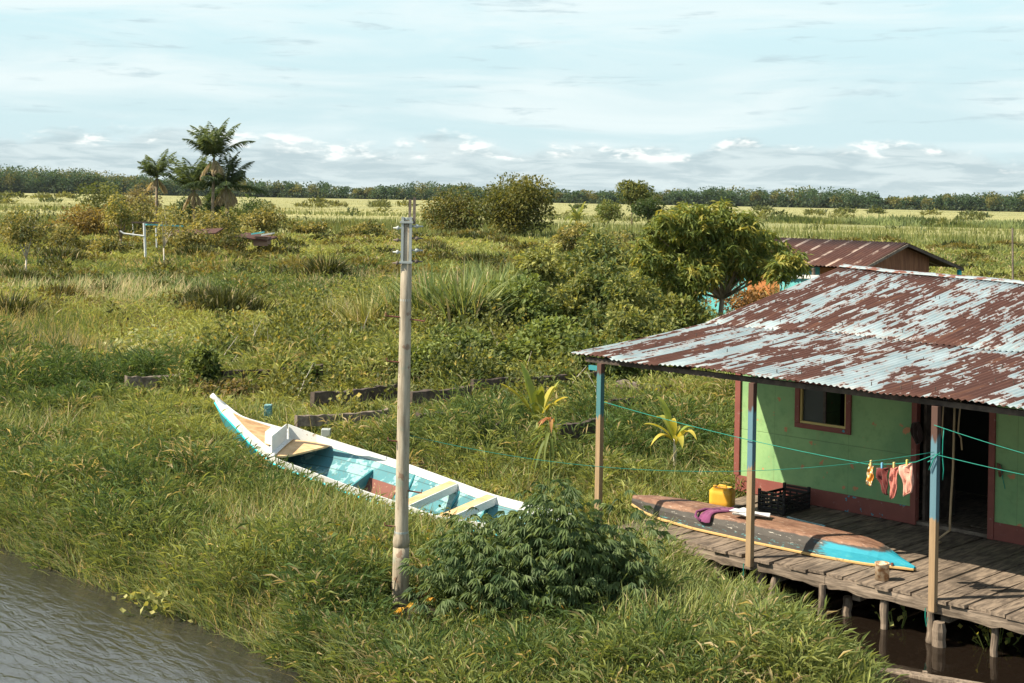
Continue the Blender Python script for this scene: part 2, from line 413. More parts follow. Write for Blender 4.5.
m, t, bs = new_mat('green_painted_boards')
p = t.node('ShaderNodeAttribute', attribute_name='st').outputs[1]; sx_, sy_, sz_ = t.sep(p)
n1 = t.noise(p, 1.1, 5, .6); n2 = t.noise(t.mapping(p, (1, 1, 1)), 7, 6, .7); n3 = t.noise(p, 5.5, 3, .45)
c = t.mix(t.ramp(n1, .3, .7), (.17, .33, .155), (.27, .45, .20))
c = t.mix(t.math('MULTIPLY', t.ramp(n2, .48, .7), .3), c, (.10, .20, .08))
c = t.mix(t.math('MULTIPLY', t.ramp(t.noise(t.mapping(p, (5, 5, .6)), 3, 4, .6), .55, .75), .35), c, (.26, .33, .15))
c = t.mix(t.ramp(n3, .665, .69), c, (.50, .24, .12))
fs = t.math('FRACT', t.math('DIVIDE', t.math('ADD', sx_, 40.12), 1.22))
fz = t.math('ABSOLUTE', t.math('SUBTRACT', sz_, 1.42))
seam = t.math('MAXIMUM', t.ramp(t.math('ABSOLUTE', t.math('SUBTRACT', fs, .5)), .004, .0015), t.ramp(fz, .009, .003))
c = t.mix(t.math('MULTIPLY', seam, .4), c, (.06, .10, .05))
t.l.new(c, bs.inputs['Base Color']); bs.inputs['Roughness'].default_value = .6; t.l.new(t.bump(t.math('SUBTRACT', n2, seam), .25, .01), bs.inputs['Normal'])
M['green'] = m
m, t, bs = new_mat('maroon_skirting_paint')
p = t.node('ShaderNodeAttribute', attribute_name='st').outputs[1]
c = t.mix(t.noise(p, 5, 5, .6), (.16, .05, .045), (.27, .09, .07)); c = t.mix(t.math('MULTIPLY', t.ramp(t.noise(p, 11, 5, .7), .6, .7), .6), c, (.36, .25, .22))
px1, py1, pz1 = t.sep(p)
bl = t.math('MULTIPLY', t.ramp(t.noise(p, 13, 2, .5), .66, .68), t.math('MULTIPLY', t.ramp(px1, -3.2, -2.9), t.ramp(px1, -1.9, -2.1)))
c = t.mix(bl, c, (.04, .30, .42)); t.l.new(c, bs.inputs['Base Color']); bs.inputs['Roughness'].default_value = .65; M['skirt'] = m

HZ = .5; WT = 3.05
house = thing('stilt_house', 'green board house on stilts with a rusty painted tin roof and an open wooden deck', 'house', Hs(0, 0, 0))
b = MB()
b.hb(-4.80, -3.70, WT, WT + .05, HZ, 2.96).hb(-2.95, -1.93, WT, WT + .05, HZ, 2.96).hb(-3.70, -2.95, WT, WT + .05, HZ, 1.64).hb(-3.70, -2.95, WT, WT + .05, 2.20, 2.96)
b.hb(-1.93, -.84, WT, WT + .05, 2.36, 2.96).hb(-.84, 4.8, WT, WT + .05, HZ, 2.96)
wall = b.build('front_wall', M['green'], house, frame=True)
b = MB()
b.hb(-4.80, -4.75, WT + .05, 8.7, HZ, 2.9).hb(4.75, 4.8, WT + .05, 8.7, HZ, 2.9).hb(-4.80, 4.8, 8.7, 8.75, HZ, 2.85)
b.build('side_walls', M['green'], house, frame=True)
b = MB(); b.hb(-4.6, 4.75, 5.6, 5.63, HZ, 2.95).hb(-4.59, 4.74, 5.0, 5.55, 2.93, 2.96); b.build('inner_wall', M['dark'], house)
b = MB(); b.hb(-4.79, -1.945, WT - .022, WT - .002, HZ + .004, .735).hb(-.76, 4.8, WT - .022, WT - .002, HZ + .004, .73)
b.hb(-4.815, -4.725, WT - .03, WT - .003, .737, 2.95)
b.build('skirting', M['skirt'], house, frame=True)
dfm = MB(); dfm.hb(-1.945, -1.865, WT - .03, WT + .07, HZ, 2.36).hb(-.85, -.765, WT - .03, WT + .07, HZ, 2.36).hb(-1.945, -.765, WT - .031, WT + .071, 2.362, 2.43)
dfm.build('door_frame', M['skirt'], house, frame=True, bevel=.004)
MB().hb(-1.86, -.855, WT, WT + .12, HZ + .003, HZ + .05).build('threshold', M['old_wood'], house)
# door leaf folded inward, mostly in the dark
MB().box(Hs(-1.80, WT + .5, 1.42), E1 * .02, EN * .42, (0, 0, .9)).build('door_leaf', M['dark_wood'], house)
MB().hb(-1.28, -1.22, WT + .9, WT + .96, HZ, 2.9).build('inner_post', M['teal'], house)
wf = MB(); wf.hb(-3.78, -2.87, WT - .03, WT + .06, 2.17, 2.26).hb(-3.78, -2.87, WT - .03, WT + .06, 1.57, 1.64).hb(-3.78, -3.70, WT - .031, WT + .06, 1.642, 2.168).hb(-2.95, -2.87, WT - .031, WT + .06, 1.642, 2.168)
wf = wf.build('window', M['skirt'], house, frame=True, bevel=.004)
M['cream'] = paint('cream_yellow_paint', (.60, .47, .18), .5, True, (.3, .2, .1), .68)
s_ = MB(); s_.hb(-3.70, -2.95, WT - .01, WT + .03, 1.64, 1.672).hb(-3.70, -3.675, WT - .01, WT + .03, 1.674, 2.17).hb(-2.975, -2.95, WT - .01, WT + .03, 1.674, 2.17)
s_.build('sash', M['cream'], wf)
m, tt_, bs = new_mat('window_mesh_screen'); bs.inputs['Base Color'].default_value = (.05, .055, .055, 1); bs.inputs['Roughness'].default_value = .35; M['screen'] = m
MB().hb(-3.67, -3.32, WT + .032, WT + .038, 1.64, 2.17).build('pane', M['screen'], wf)
MB().hb(-3.34, -3.30, WT + .02, WT + .045, 1.64, 2.17).build('mullion', M['dark_wood'], wf)
# roof
def porch_fn(u, v):
    s0 = -5.32 + .36 * v; s = s0 + (5.6 - s0) * u; tt = -.12 + 2.80 * v
    return Hs(s, tt, 2.70 + .318 * v - .018 * math.sin(v * math.pi) + .012 * math.sin(s * 1.7) + .008 * math.sin(s * 3.9 + 1))
def main_fn(u, v):
    s0 = -4.99 + .16 * v; s = s0 + (5.6 - s0) * u; tt = 2.52 + 3.5 * v
    zr = 3.76 - .11 * min(1, max(0, (s + 4.8) / 3.2)) + .008 * math.sin(s * 2.1)
    return Hs(s, tt, 3.004 + (zr - 3.004) * v + (.012 * math.sin(s * 1.7) + .008 * math.sin(s * 3.9 + 1)) * (1 - v))
def back_fn(u, v):
    s = -4.83 + 10.43 * (1 - u); tt = 6.03 + 3.4 * (1 - v)
    return Hs(s, tt, 2.78 + (3.66 - 2.78) * v)
porch = corrugated('porch_roof', house, porch_fn, 10.6, 2.8, 10, M['roof'], seed=3)
main = corrugated('main_roof', house, main_fn, 10.5, 3.5, 8, M['roof'], seed=4, toff=2.62)
corrugated('back_roof', house, back_fn, 10.4, 3.5, 3, M['roof'], seed=6)
M['roof_cap'] = paint('weathered_cap', (.26, .32, .35), .6, True, (.15, .06, .04), .5, 5)
rc = MB(); rows = []
for k in range(40):
    s = -4.84 + 10.4 * k / 39; z = 3.775 - .11 * min(1, max(0, (s + 4.8) / 3.2)) + .008 * math.sin(s * 2.1) + random.Random(k).uniform(-.006, .006)
    rows.append([Hs(s, 5.86, z - .030), Hs(s, 5.95, z - .004), Hs(s, 6.02, z + .004), Hs(s, 6.1, z - .014), Hs(s, 6.2, z - .045)])
rc.loft(rows); rc.build('ridge_cap', M['roof_cap'], main, smooth=True, solid=.004)
rng = random.Random(8)
for k in range(74):                                                        # the roofing nails standing proud of the sheets
    fn, par = ((porch_fn, porch) if k % 2 else (main_fn, main)); u = rng.uniform(.01, .62); v = rng.choice([.1, .36, .62, .9]) + rng.uniform(-.02, .02)
    p = fn(u, v); MB().tube([p, p + Vector((0, 0, .045))], .006, 5).build('roof_nail', M['dark_wood'], par)
# timbers under the roof
bt = MB(); bt.hb(-5.1, 5.4, -.02, .045, 2.595, 2.655); bt.build('eave_beam', M['dark_wood'], house, frame=True)
bt = MB()
for k in range(9):
    s = -4.8 + k * 1.22; bt.bar(Hs(s, .05, 2.635), Hs(s, 2.75, 2.935), .05, .07)
for tt in (.9, 1.8): bt.bar(Hs(-5.0, tt, 2.76 + .1 * (tt - .9)), Hs(5.3, tt, 2.76 + .1 * (tt - .9)), .05, .05)
for k in range(5): bt.bar(Hs(-4.6 + k * 2.3, WT, 3.0), Hs(-4.6 + k * 2.3, 6.0, 3.58), .05, .08)
bt.build('rafters', M['dark_wood'], house)
for s, zb, zt, lo, hi in ((.03, .36, 2.6, 1.35, 2.25), (-2.37, .38, 2.6, 1.55, 2.3), (-4.79, -.1, 2.6, 1.9, 2.45), (2.4, .36, 2.6, 1.4, 2.3)):
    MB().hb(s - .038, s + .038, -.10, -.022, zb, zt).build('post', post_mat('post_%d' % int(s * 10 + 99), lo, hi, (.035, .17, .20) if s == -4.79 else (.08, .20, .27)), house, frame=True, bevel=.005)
MB().hb(-5.0, -4.85, -.07, -.03, 2.5, 2.56).build('bracket', M['teal'], house)
# deck
dk = MB(); rng = random.Random(12); s = -4.5
while s < 5.2:
    wd = rng.uniform(.17, .27); skew = rng.uniform(-.02, .02); z = HZ - rng.uniform(0, .012); e0 = rng.uniform(-.05, .05); sag = rng.uniform(-.008, .006)
    n = 7; rows = []
    for k in range(n + 1):
        v = k / n; tt = (-.03 + e0) * (1 - v) + 3.6 * v; zz = z + sag * math.sin(v * 9 + s) + rng.uniform(-.002, .002); sh = skew * v
        g = rng.uniform(0, .006)
        rows.append([Hs(s + sh + g, tt, zz), Hs(s + wd - .012 + sh - g, tt, zz + rng.uniform(-.003, .003)), Hs(s + wd - .012 + sh, tt, zz - .035), Hs(s + sh, tt, zz - .035)])
    dk.loft(rows, closed=True, cap=True); s += wd + rng.choice([.002, .004, .012])
dk.build('deck', M['deck'], house, frame=True)
MB().hb(-4.7, 4.75, 3.62, 8.6, .42, HZ - .01).build('inner_floor', M['deck'], house, frame=True)
jo = MB(); rng = random.Random(3)
for a_, b_ in ((-4.55, -1.35), (-1.40, 1.15), (1.1, 5.2)):                 # the outer joist in three uneven lengths
    rows = []; n = 22; off = rng.uniform(-.015, .02)
    for k in range(n + 1):
        s = a_ + (b_ - a_) * k / n; zt = .455 + rng.uniform(-.008, .006); zb = .335 + off + rng.uniform(-.018, .018); tf = -.02 + off + rng.uniform(-.008, .008)
        rows.append([Hs(s, tf, zt), Hs(s, tf - .005, (zt + zb) / 2), Hs(s, tf + .005, zb), Hs(s, tf + .07, zb), Hs(s, tf + .07, zt)])
    jo.loft(rows, closed=True, cap=True)
for tt in (1.0, 2.0, 3.0): jo.hb(-4.5, 5.2, tt, tt + .07, .33, .455)
jo.build('joists', M['joist'], house, frame=True)
jo = MB()
for k in range(9): jo.hb(-4.35 + k * 1.1, -4.25 + k * 1.1, .09, 3.2, .23, .33)
jo.build('cross_beams', M['joist'], house, frame=True)
rng = random.Random(7)
for s, tt, r, zt in ((-.62, .06, .045, .36), (.68, .08, .042, .36), (-1.38, -.03, .04, .37), (-2.30, .10, .065, .34), (-2.95, .12, .06, .34), (-3.55, .1, .055, .34), (1.8, .1, .05, .35), (3.2, .1, .05, .35), (4.4, .1, .05, .35),
                     (-4.2, 1.5, .05, .34), (-2.6, 1.5, .05, .34), (-.9, 1.6, .05, .34), (.9, 1.5, .05, .34), (2.6, 1.5, .05, .34), (-4.3, 3.0, .06, .34), (-2.2, 3.0, .06, .34), (0, 3.1, .06, .34), (2.4, 3.1, .06, .34),
                     (-4.3, 6, .06, .4), (-1.5, 6, .06, .4), (1.5, 6, .06, .4), (4.4, 6, .06, .4), (-4.3, 8.5, .06, .4), (0, 8.5, .06, .4), (4.4, 8.5, .06, .4)):
    pts = []; rr = []
    for k in range(7): pts.append(Hs(s + rng.uniform(-.01, .01), tt + rng.uniform(-.01, .01), -.55 + (zt + .55) * k / 6)); rr.append(r * rng.uniform(.88, 1.12))
    MB().tube(pts, rr, 9).build('pile', M['pile'], house, frame=True)
def stump(s, tt, r, top, label, lean=0):
    rng = random.Random(int(s * 100)); p = Hs(s, tt, 0); pts = []; rr = []
    for k in range(8): pts.append(Hs(s + lean * k / 7 + rng.uniform(-.008, .008), tt + rng.uniform(-.008, .008), -.4 + (top + .4) * k / 7)); rr.append(r * rng.uniform(.85, 1.12) * (.75 if k == 7 else 1))
    tag(MB().tube(pts, rr, 9).build('wooden_stump', M['pile'], loc=p, frame=True), label, 'stump')
stump(-1.18, .2, .06, .22, 'short rotten stump standing in the dark water between two thin piles')
stump(.10, -.04, .075, .26, 'thick broken stump standing in the water just under the rightmost visible roof post', .0)
stump(-.02, .0, .05, .33, 'round log stump rising against the thick broken one under the roof post')
stump(-2.17, .05, .05, .30, 'slim leaning stump under the deck beside the middle roof post', .09)
b = MB(); b.bar(at(872, 668, -.02) + Vector((-.5, .35, -.06)), at(985, 690, .02), .13, .10)
b.bar(at(880, 668, .0) + Vector((0, 0, -.3)), at(880, 668, .0) + Vector((0, 0, .03)), .10, .10)
b.bar(at(925, 676, .0) + Vector((0, 0, -.3)), at(925, 676, .0) + Vector((0, 0, .05)), .045, .045)
tag(b.build('sunken_beam', M['pile'], loc=at(930, 680, 0), frame=True, bevel=.006), 'half sunken timber beam lying in the dark water in front of the deck', 'beam')

# ------------------------------------------------------------------ overturned canoe on the deck
m, t, bs = new_mat('worn_canoe_paint')
p = t.node('ShaderNodeAttribute', attribute_name='st').outputs[1]; s1, t1, z1 = t.sep(p)
co = p; n1 = t.noise(t.mapping(co, (1, 3, 3)), 3, 6, .7, .3); n2 = t.noise(t.mapping(co, (2, 9, 9)), 4, 6, .7)
blk = t.mix(n1, (.02, .019, .018), (.09, .083, .075)); blk = t.mix(t.ramp(n2, .60, .66), blk, (.42, .40, .36))
brn = t.mix(t.ramp(n1, .35, .65), (.125, .062, .042), (.26, .15, .10)); brn = t.mix(t.math('MULTIPLY', t.ramp(n2, .55, .68), .6), brn, (.50, .40, .33))
zc = t.math('MULTIPLY_ADD', t.math('SUBTRACT', n1, .5), .06, z1)
c = t.mix(t.ramp(zc, .685, .70), blk, brn)
nb = t.math('MULTIPLY_ADD', t.math('SUBTRACT', n1, .5), .7, s1)
blue = t.math('MULTIPLY', t.ramp(nb, -1.85, -1.7), t.ramp(t.math('MULTIPLY_ADD', s1, .03, zc), .64, .615))
c = t.mix(blue, c, t.mix(n2, (.01, .22, .34), (.03, .33, .42)))
old = t.math('MULTIPLY', t.ramp(n2, .55, .62), t.ramp(zc, .60, .57)); c = t.mix(t.math('MULTIPLY', old, .7), c, (.06, .34, .38))
t.l.new(c, bs.inputs['Base Color']); bs.inputs['Roughness'].default_value = .7; t.l.new(t.bump(n2, .4, .01), bs.inputs['Normal']); M['canoe'] = m
C0 = Vector((-4.85, .78)); C1 = Vector((-.68, .86))
ST = [(0, .04, .62, .03, .72), (.25, .14, .57, .10, .745), (.6, .24, .54, .18, .75), (1.2, .34, .525, .25, .735), (2.2, .39, .52, .29, .72), (3.0, .35, .52, .25, .72), (3.45, .27, .52, .19, .72), (3.70, .20, .52, .12, .70), (3.93, .10, .525, .045, .62), (4.17, .012, .53, .008, .545)]
def canoe_pt(u, side, z):
    ax = (C1 - C0).normalized(); pr = Vector((-ax.y, ax.x)); bow = .12 * math.sin(u / 4.17 * math.pi)
    q = C0 + ax * u + pr * (side + bow * .9 - .02); return Hs(q.x, q.y, z)
can = thing('overturned_canoe', 'worn black, brown and turquoise wooden canoe lying upside down on the deck boards', 'canoe', Hs(-2.7, .9, .5))
import bisect
def cint(u):
    k = max(1, min(len(ST) - 1, bisect.bisect(ST, (u,)))); a_, b_ = ST[k - 1], ST[k]; f = (u - a_[0]) / (b_[0] - a_[0]); f = min(1, max(0, f))
    return [a_[i] + (b_[i] - a_[i]) * f for i in range(5)]
US = [4.17 * k / 40 for k in range(41)]
rows = []; rim = [[], []]; rowsb = []
for u in US:
    _, rw, rz, bw, bz = cint(u)
    rows.append([canoe_pt(u, -rw, rz), canoe_pt(u, -(rw * .55 + bw * .45) - .012, rz + (bz - rz) * .5), canoe_pt(u, -bw, bz - .012), canoe_pt(u, -bw * .85, bz), canoe_pt(u, 0, bz + .006), canoe_pt(u, bw * .85, bz), canoe_pt(u, bw, bz - .012), canoe_pt(u, (rw * .55 + bw * .45) + .012, rz + (bz - rz) * .5), canoe_pt(u, rw, rz)])
    for i, sg in enumerate((-1, 1)): rim[i].append(canoe_pt(u, sg * (rw + .008), rz - .006))
MB().loft(rows, cap=False).build('hull', M['canoe'], can, frame=True, solid=.02)
g = MB()
for i in (0, 1): g.tube(rim[i], .018, 6)
M['yellow_rim'] = paint('yellow_gunwale', (.48, .32, .13), .7, True, (.2, .14, .08), .58, 8); g.build('gunwale', M['yellow_rim'], can)
p = canoe_pt(3.93, -.095, .555); MB().tube([p, p - EN * .03], .016, 8).build('bow_ring', M['rusty_red'], can)

# ------------------------------------------------------------------ jerrycan, crate, cloths, tin
def rbox(mb, c, ax, ay, h, ex=7, n=24, lv=6):
    c = Vector(c); rows = []
    for k in range(lv + 1):
        v = k / lv; ins = 1 - .16 * max(0, (abs(v - .5) * 2) ** 10) - (.10 if k in (0, lv) else 0); row = []
        for i in range(n):
            a = 2 * math.pi * i / n; ca, sa = math.cos(a), math.sin(a)
            r = (abs(ca) ** ex + abs(sa) ** ex) ** (-1 / ex); row.append(c + ax * ca * r * ins + ay * sa * r * ins + Vector((0, 0, h * v)))
        rows.append(row)
    mb.loft(rows, closed=True, cap=True)
m, t, bs = new_mat('yellow_plastic'); bs.inputs['Base Color'].default_value = (.72, .38, .035, 1); bs.inputs['Roughness'].default_value = .38
n_ = t.noise(t.node('ShaderNodeTexCoord').outputs['Object'], 9, 5, .6); t.l.new(t.mix(n_, (.60, .30, .03), (.80, .46, .06)), bs.inputs['Base Color']); M['yellow'] = m
jc = Hs(-4.24, 1.95, .5); A1 = (E1 * .96 + EN * .28).normalized(); A2 = Vector((-A1.y, A1.x, 0))
jer = thing('jerrycan', 'yellow plastic jerrycan with rounded corners standing on the deck behind the canoe', 'jerrycan', jc)
b = MB(); rbox(b, jc, A1 * .165, A2 * .13, .28); b.build('body', M['yellow'], jer, smooth=True)
b = MB(); b.tube([jc + A1 * -.06 + Vector((0, 0, .27)), jc + A1 * -.045 + Vector((0, 0, .302)), jc + A1 * .045 + Vector((0, 0, .302)), jc + A1 * .06 + Vector((0, 0, .27))], .013, 8); b.build('handle', M['yellow'], jer, smooth=True)
b = MB(); q = jc + A1 * -.11 + Vector((0, 0, .262)); b.tube([q, q + Vector((0, 0, .032))], .024, 12); b.build('cap', M['yellow'], jer)

cr = thing('plastic_crate', 'black slatted plastic crate standing on the deck against the house wall', 'crate', Hs(-3.6, 2.5, .5))
b = MB(); s0, s1, t0, t1, z0, h = -3.80, -3.36, 2.17, 2.82, .503, .30
b.hb(s0, s1, t0, t1, z0, z0 + .015)
for s in (s0, s1 - .035):
    for tt in (t0, t1 - .035): b.hb(s, s + .035, tt, tt + .035, z0 + .015, z0 + h)
for zz, hh in ((.02, .05), (.09, .03), (.14, .03), (.19, .04)):
    for s in (s0 + .004, s1 - .016): b.hb(s, s + .012, t0 + .035, t1 - .035, z0 + zz, z0 + zz + hh)
    for tt in (t0 + .004, t1 - .016): b.hb(s0 + .035, s1 - .035, tt, tt + .012, z0 + zz, z0 + zz + hh)
for k in range(1, 6):
    tt = t0 + (t1 - t0) * k / 6
    for s in (s0 + .002, s1 - .018): b.hb(s, s + .016, tt - .012, tt + .012, z0 + .016, z0 + .228)
for k in range(1, 4):
    s = s0 + (s1 - s0) * k / 4
    for tt in (t0 + .002, t1 - .018): b.hb(s - .012, s + .012, tt, tt + .016, z0 + .016, z0 + .228)
b.hb(s0 + .036, s1 - .036, t0 + .003, t0 + .017, z0 + .25, z0 + .275).hb(s0 + .036, s1 - .036, t1 - .017, t1 - .003, z0 + .25, z0 + .275)
b.build('crate_body', M['black'], cr, bevel=.003)

def cloth_mat(name, c, c2=None, sc=14):
    m, t, bs = new_mat(name); co = t.node('ShaderNodeTexCoord').outputs['Object']; n = t.noise(co, sc, 3, .6)
    t.l.new(t.mix(t.ramp(n, .42, .58), c, c2 or tuple(x * .8 for x in c)), bs.inputs['Base Color']); bs.inputs['Roughness'].default_value = .9
    bs.inputs['Sheen Weight'].default_value = .2; return m
def drape(name, pts, mat, label, cat, group=None, w=.10, seed=0):
    """a rag as a crumpled sheet following pts"""
    rng = random.Random(seed); rows = []
    for k, p in enumerate(pts):
        q = pts[min(k + 1, len(pts) - 1)] - pts[max(k - 1, 0)]; sd = q.cross(Vector((0, 0, 1))).normalized(); ww = w * rng.uniform(.7, 1.1)
        rows.append([p + sd * ww * (i / 5 - .5) * 2 * .5 + Vector((0, 0, rng.uniform(.01, .06) * (1 if i % 2 else .25))) for i in range(6)])
    o = MB().loft(rows).build(name, mat, loc=pts[0], smooth=True, solid=.012); md = o.modifiers.new('sub', 'SUBSURF'); md.levels = md.render_levels = 2
    return tag(o, label, cat, group)
cz = lambda u, sd, dz=0: canoe_pt(u, sd, .745 + dz)
drape('cloth', [cz(1.50, .12), cz(1.46, .0), cz(1.42, -.12), cz(1.38, -.24), canoe_pt(1.36, -.335, .70), canoe_pt(1.37, -.385, .62)], cloth_mat('purple_cloth', (.20, .05, .14)), 'purple rag draped over the side of the overturned canoe', 'cloth', w=.17, seed=3)
b = MB(); pts = [canoe_pt(1.42, -.10, .77), canoe_pt(1.26, -.20, .765), canoe_pt(1.20, -.30, .735), canoe_pt(1.22, -.355, .69), canoe_pt(1.32, -.385, .65)]
tag(b.tube(pts, .018, 7).build('cloth_strap', cloth_mat('purple_strap', (.16, .04, .12)), loc=pts[0], smooth=True), 'looped purple strap beside the purple rag on the canoe', 'strap')
drape('cloth', [cz(1.60, .02, .02), cz(1.70, -.04, .03), cz(1.82, -.02, .02), cz(1.95, -.05, .03), cz(2.10, .03, .01)], cloth_mat('white_cloth', (.62, .66, .70)), 'white cloth spread on the bottom of the overturned canoe', 'cloth', w=.30, seed=5)
drape('cloth', [cz(1.72, -.20, .015), cz(1.84, -.21, .03), cz(1.97, -.19, .015)], cloth_mat('white_cloth_small', (.66, .68, .70)), 'small white rag lying nearest the middle roof post on the canoe', 'cloth', w=.24, seed=8)
drape('rag', [Hs(-3.2, 2.0, .51), Hs(-3.0, 1.95, .51), Hs(-2.8, 1.95, .51), Hs(-2.55, 1.9, .51)], cloth_mat('blue_rag', (.20, .42, .48), (.35, .5, .5)), 'pale blue rag lying flat on the deck beside the black crate', 'rag', w=.06, seed=9)
tp = Hs(-.76, .24, .498); tin = thing('tin_can', 'small rusty cream tin standing at the edge of the deck by the canoe tip', 'tin', tp)
m, t, bs = new_mat('rusty_tin'); n_ = t.noise(t.node('ShaderNodeTexCoord').outputs['Object'], 16, 5, .6)
t.l.new(t.mix(t.ramp(n_, .42, .62), (.62, .50, .36), (.30, .16, .08)), bs.inputs['Base Color']); bs.inputs['Roughness'].default_value = .6
b = MB(); rows = []
for r, z in ((.0, .012), (.072, .012), (.076, 0), (.080, .0), (.079, .17), (.084, .175), (.084, .19), (.075, .19), (.073, .03), (0, .03)):
    rows.append([tp + Vector((max(r, .001) * math.cos(a * math.pi / 10), max(r, .001) * math.sin(a * math.pi / 10), z)) for a in range(20)])
b.loft(rows, closed=True); b.build('can', m, tin, smooth=True)

# ------------------------------------------------------------------ washing lines and clothes
def cord(name, a, b_, sag, r, mat, label, cat='cord', mid=None, group=None):
    a, b_ = Vector(a), Vector(b_); n = 26; pts = []
    for k in range(n + 1):
        v = k / n; p = a.lerp(b_, v); p.z -= sag * 4 * v * (1 - v); pts.append(p)
    return tag(MB().tube(pts, r, 5).build(name, mat, loc=a, smooth=True), label, cat, group)
def on_t(px, py, tt): s, z = onwall(px, py, tt); return Hs(s, tt, z)
PA = on_t(934, 455, -.12); P3p = on_t(604, 402, -.12); 
c0 = on_t(866, 464, -.13); c1 = on_t(916, 462, -.13)
tag(MB().tube([P3p.lerp(c0, k / 14) - Vector((0, 0, .18 * (k / 14) * (1 - k / 14))) for k in range(15)] + [c0.lerp(c1, k / 4) - Vector((0, 0, .012 * math.sin(k / 4 * math.pi))) for k in range(1, 5)] + [c1.lerp(PA, k / 4) for k in range(1, 5)], .0045, 5).build('washing_line', M['cord'], loc=PA, smooth=True),
    'green washing line with clothes pegged to it between the far and the front roof posts', 'washing line')
UP = at(400, 610, .15)
cord('washing_line', on_t(934, 452, -.125), UP + Vector((.07, .02, 1.95)), .30, .003, M['cord'], 'long thin green cord running from the front roof post to the grey pole', 'cord')
cord('washing_line', on_t(934, 425, -.125), Hs(2.4, -.12, 2.10), .04, .004, M['cord'], 'upper green cord running from the front roof post out of the picture to the right', 'cord')
cord('washing_line', on_t(934, 454, -.125), Hs(2.4, -.12, 1.98), .03, .004, M['cord'], 'lower green cord running from the front roof post out of the picture to the right', 'cord')
rng = random.Random(4); pts = [on_t(944, 428, -.1)]
for y in (440, 455, 470, 480): pts.append(on_t(944 + rng.uniform(-2, 2), y, -.1))
cn = MB().tube(pts, .006, 5); cn.tube([on_t(929, 470, -.13), on_t(934, 458, -.13), on_t(940, 452, -.13), on_t(935, 458, -.02), on_t(928, 462, -.13)], .007, 5)
tag(cn.build('cord_tail', M['cord'], loc=pts[0], smooth=True), 'loose green cord tails knotted round the front roof post', 'cord')
q0 = Hs(-.02, -.13, .40); tag(MB().tube([q0, q0 + Vector((.0, 0, -.1)), q0 + Vector((.015, 0, -.2)), q0 + Vector((.03, 0, -.1))], .006, 5).build('cord_tail', M['cord'], loc=q0), 'green cord end hanging from the foot of the front roof post', 'cord')
q0 = Hs(-2.41, -.13, .42); tag(MB().tube([q0, q0 + Vector((0, 0, -.15)), q0 + Vector((.01, 0, -.36))], .006, 5).build('cord_tail', M['cord'], loc=q0), 'green cord end hanging from the foot of the middle roof post', 'cord')

def garment(name, outline, mat, label, cat, seed, tt=-.13):
    """outline: pixel polygon of the hanging cloth, built as a thick folded sheet on the line's own plane"""
    rng = random.Random(seed); P2 = [onwall(x, y, tt) for x, y in outline]
    zs = [p[1] for p in P2]; zt, zb = max(zs), min(zs); rows = []; n = 14; segs = 8
    for k in range(n + 1):
        z = zt + (zb - zt) * (k + .02) / (n + .04); xs_ = []
        for i in range(len(P2)):
            a_, b_ = P2[i], P2[(i + 1) % len(P2)]
            if (a_[1] - z) * (b_[1] - z) < 0: xs_.append(a_[0] + (b_[0] - a_[0]) * (z - a_[1]) / (b_[1] - a_[1]))
        if len(xs_) < 2: continue
        x0, x1 = min(xs_), max(xs_)
        rows.append([Hs(x0 + (x1 - x0) * i / segs, tt + .022 * math.sin(i * 1.9 + seed) * min(1, k / 3) + .012 * math.sin(k * .8 + i), z) for i in range(segs + 1)])
    o = MB().loft(rows).build(name, mat, loc=Hs(P2[0][0], tt, zt), smooth=True, solid=.008); return tag(o, label, cat)
m, t, bs = new_mat('patterned_cloth'); v_ = t.node('ShaderNodeTexVoronoi'); v_.inputs['Scale'].default_value = 28; t.l.new(t.node('ShaderNodeTexCoord').outputs['Object'], v_.inputs['Vector'])
t.l.new(t.mix(t.ramp(v_.outputs['Distance'], .35, .5), (.75, .66, .50), (.72, .30, .05)), bs.inputs['Base Color']); bs.inputs['Roughness'].default_value = .9
garment('garment', [(869, 464), (873, 465), (873.5, 477), (871.5, 486), (866, 484), (866.5, 474)], m, 'small yellow and white patterned garment, first from the left on the washing line', 'clothing', 1)
garment('garment', [(875.5, 467), (888, 468), (888.5, 480), (887, 495), (884, 494), (880, 484), (876, 478)], cloth_mat('maroon_cloth', (.12, .022, .02)), 'dark maroon shorts pegged on the washing line', 'shorts', 2)
garment('garment', [(890.5, 467), (898, 467), (898, 480), (896, 497), (891, 499), (889.5, 480)], cloth_mat('coral_cloth', (.55, .20, .16)), 'coral red garment hanging straight on the washing line', 'clothing', 3)
garment('garment', [(898.5, 466), (912, 463), (913.5, 475), (912, 494), (908, 494), (904.5, 496), (903, 478), (900, 473)], cloth_mat('pink_cloth', (.70, .36, .28)), 'pale pink garment with hanging legs, last on the washing line', 'clothing', 4)
for px, py, c, lb in ((871, 463, (.7, .5, .2), 'tan clothes peg over the yellow patterned garment'), (882, 465.5, (.15, .4, .6), 'blue clothes peg over the dark maroon shorts'), (894, 465, (.65, .5, .2), 'tan clothes peg over the coral garment'), (907, 462.5, (.6, .55, .15), 'yellow clothes peg over the pale pink garment')):
    p = on_t(px, py, -.135); pm = bpy.data.materials.new('peg'); pm.use_nodes = True; pm.node_tree.nodes['Principled BSDF'].inputs['Base Color'].default_value = (*c, 1)
    tag(MB().box(p, E1 * .009, EN * .014, (0, 0, .032)).build('clothes_peg', pm, loc=p, bevel=.003), lb, 'peg', 'clothes pegs on the washing line')
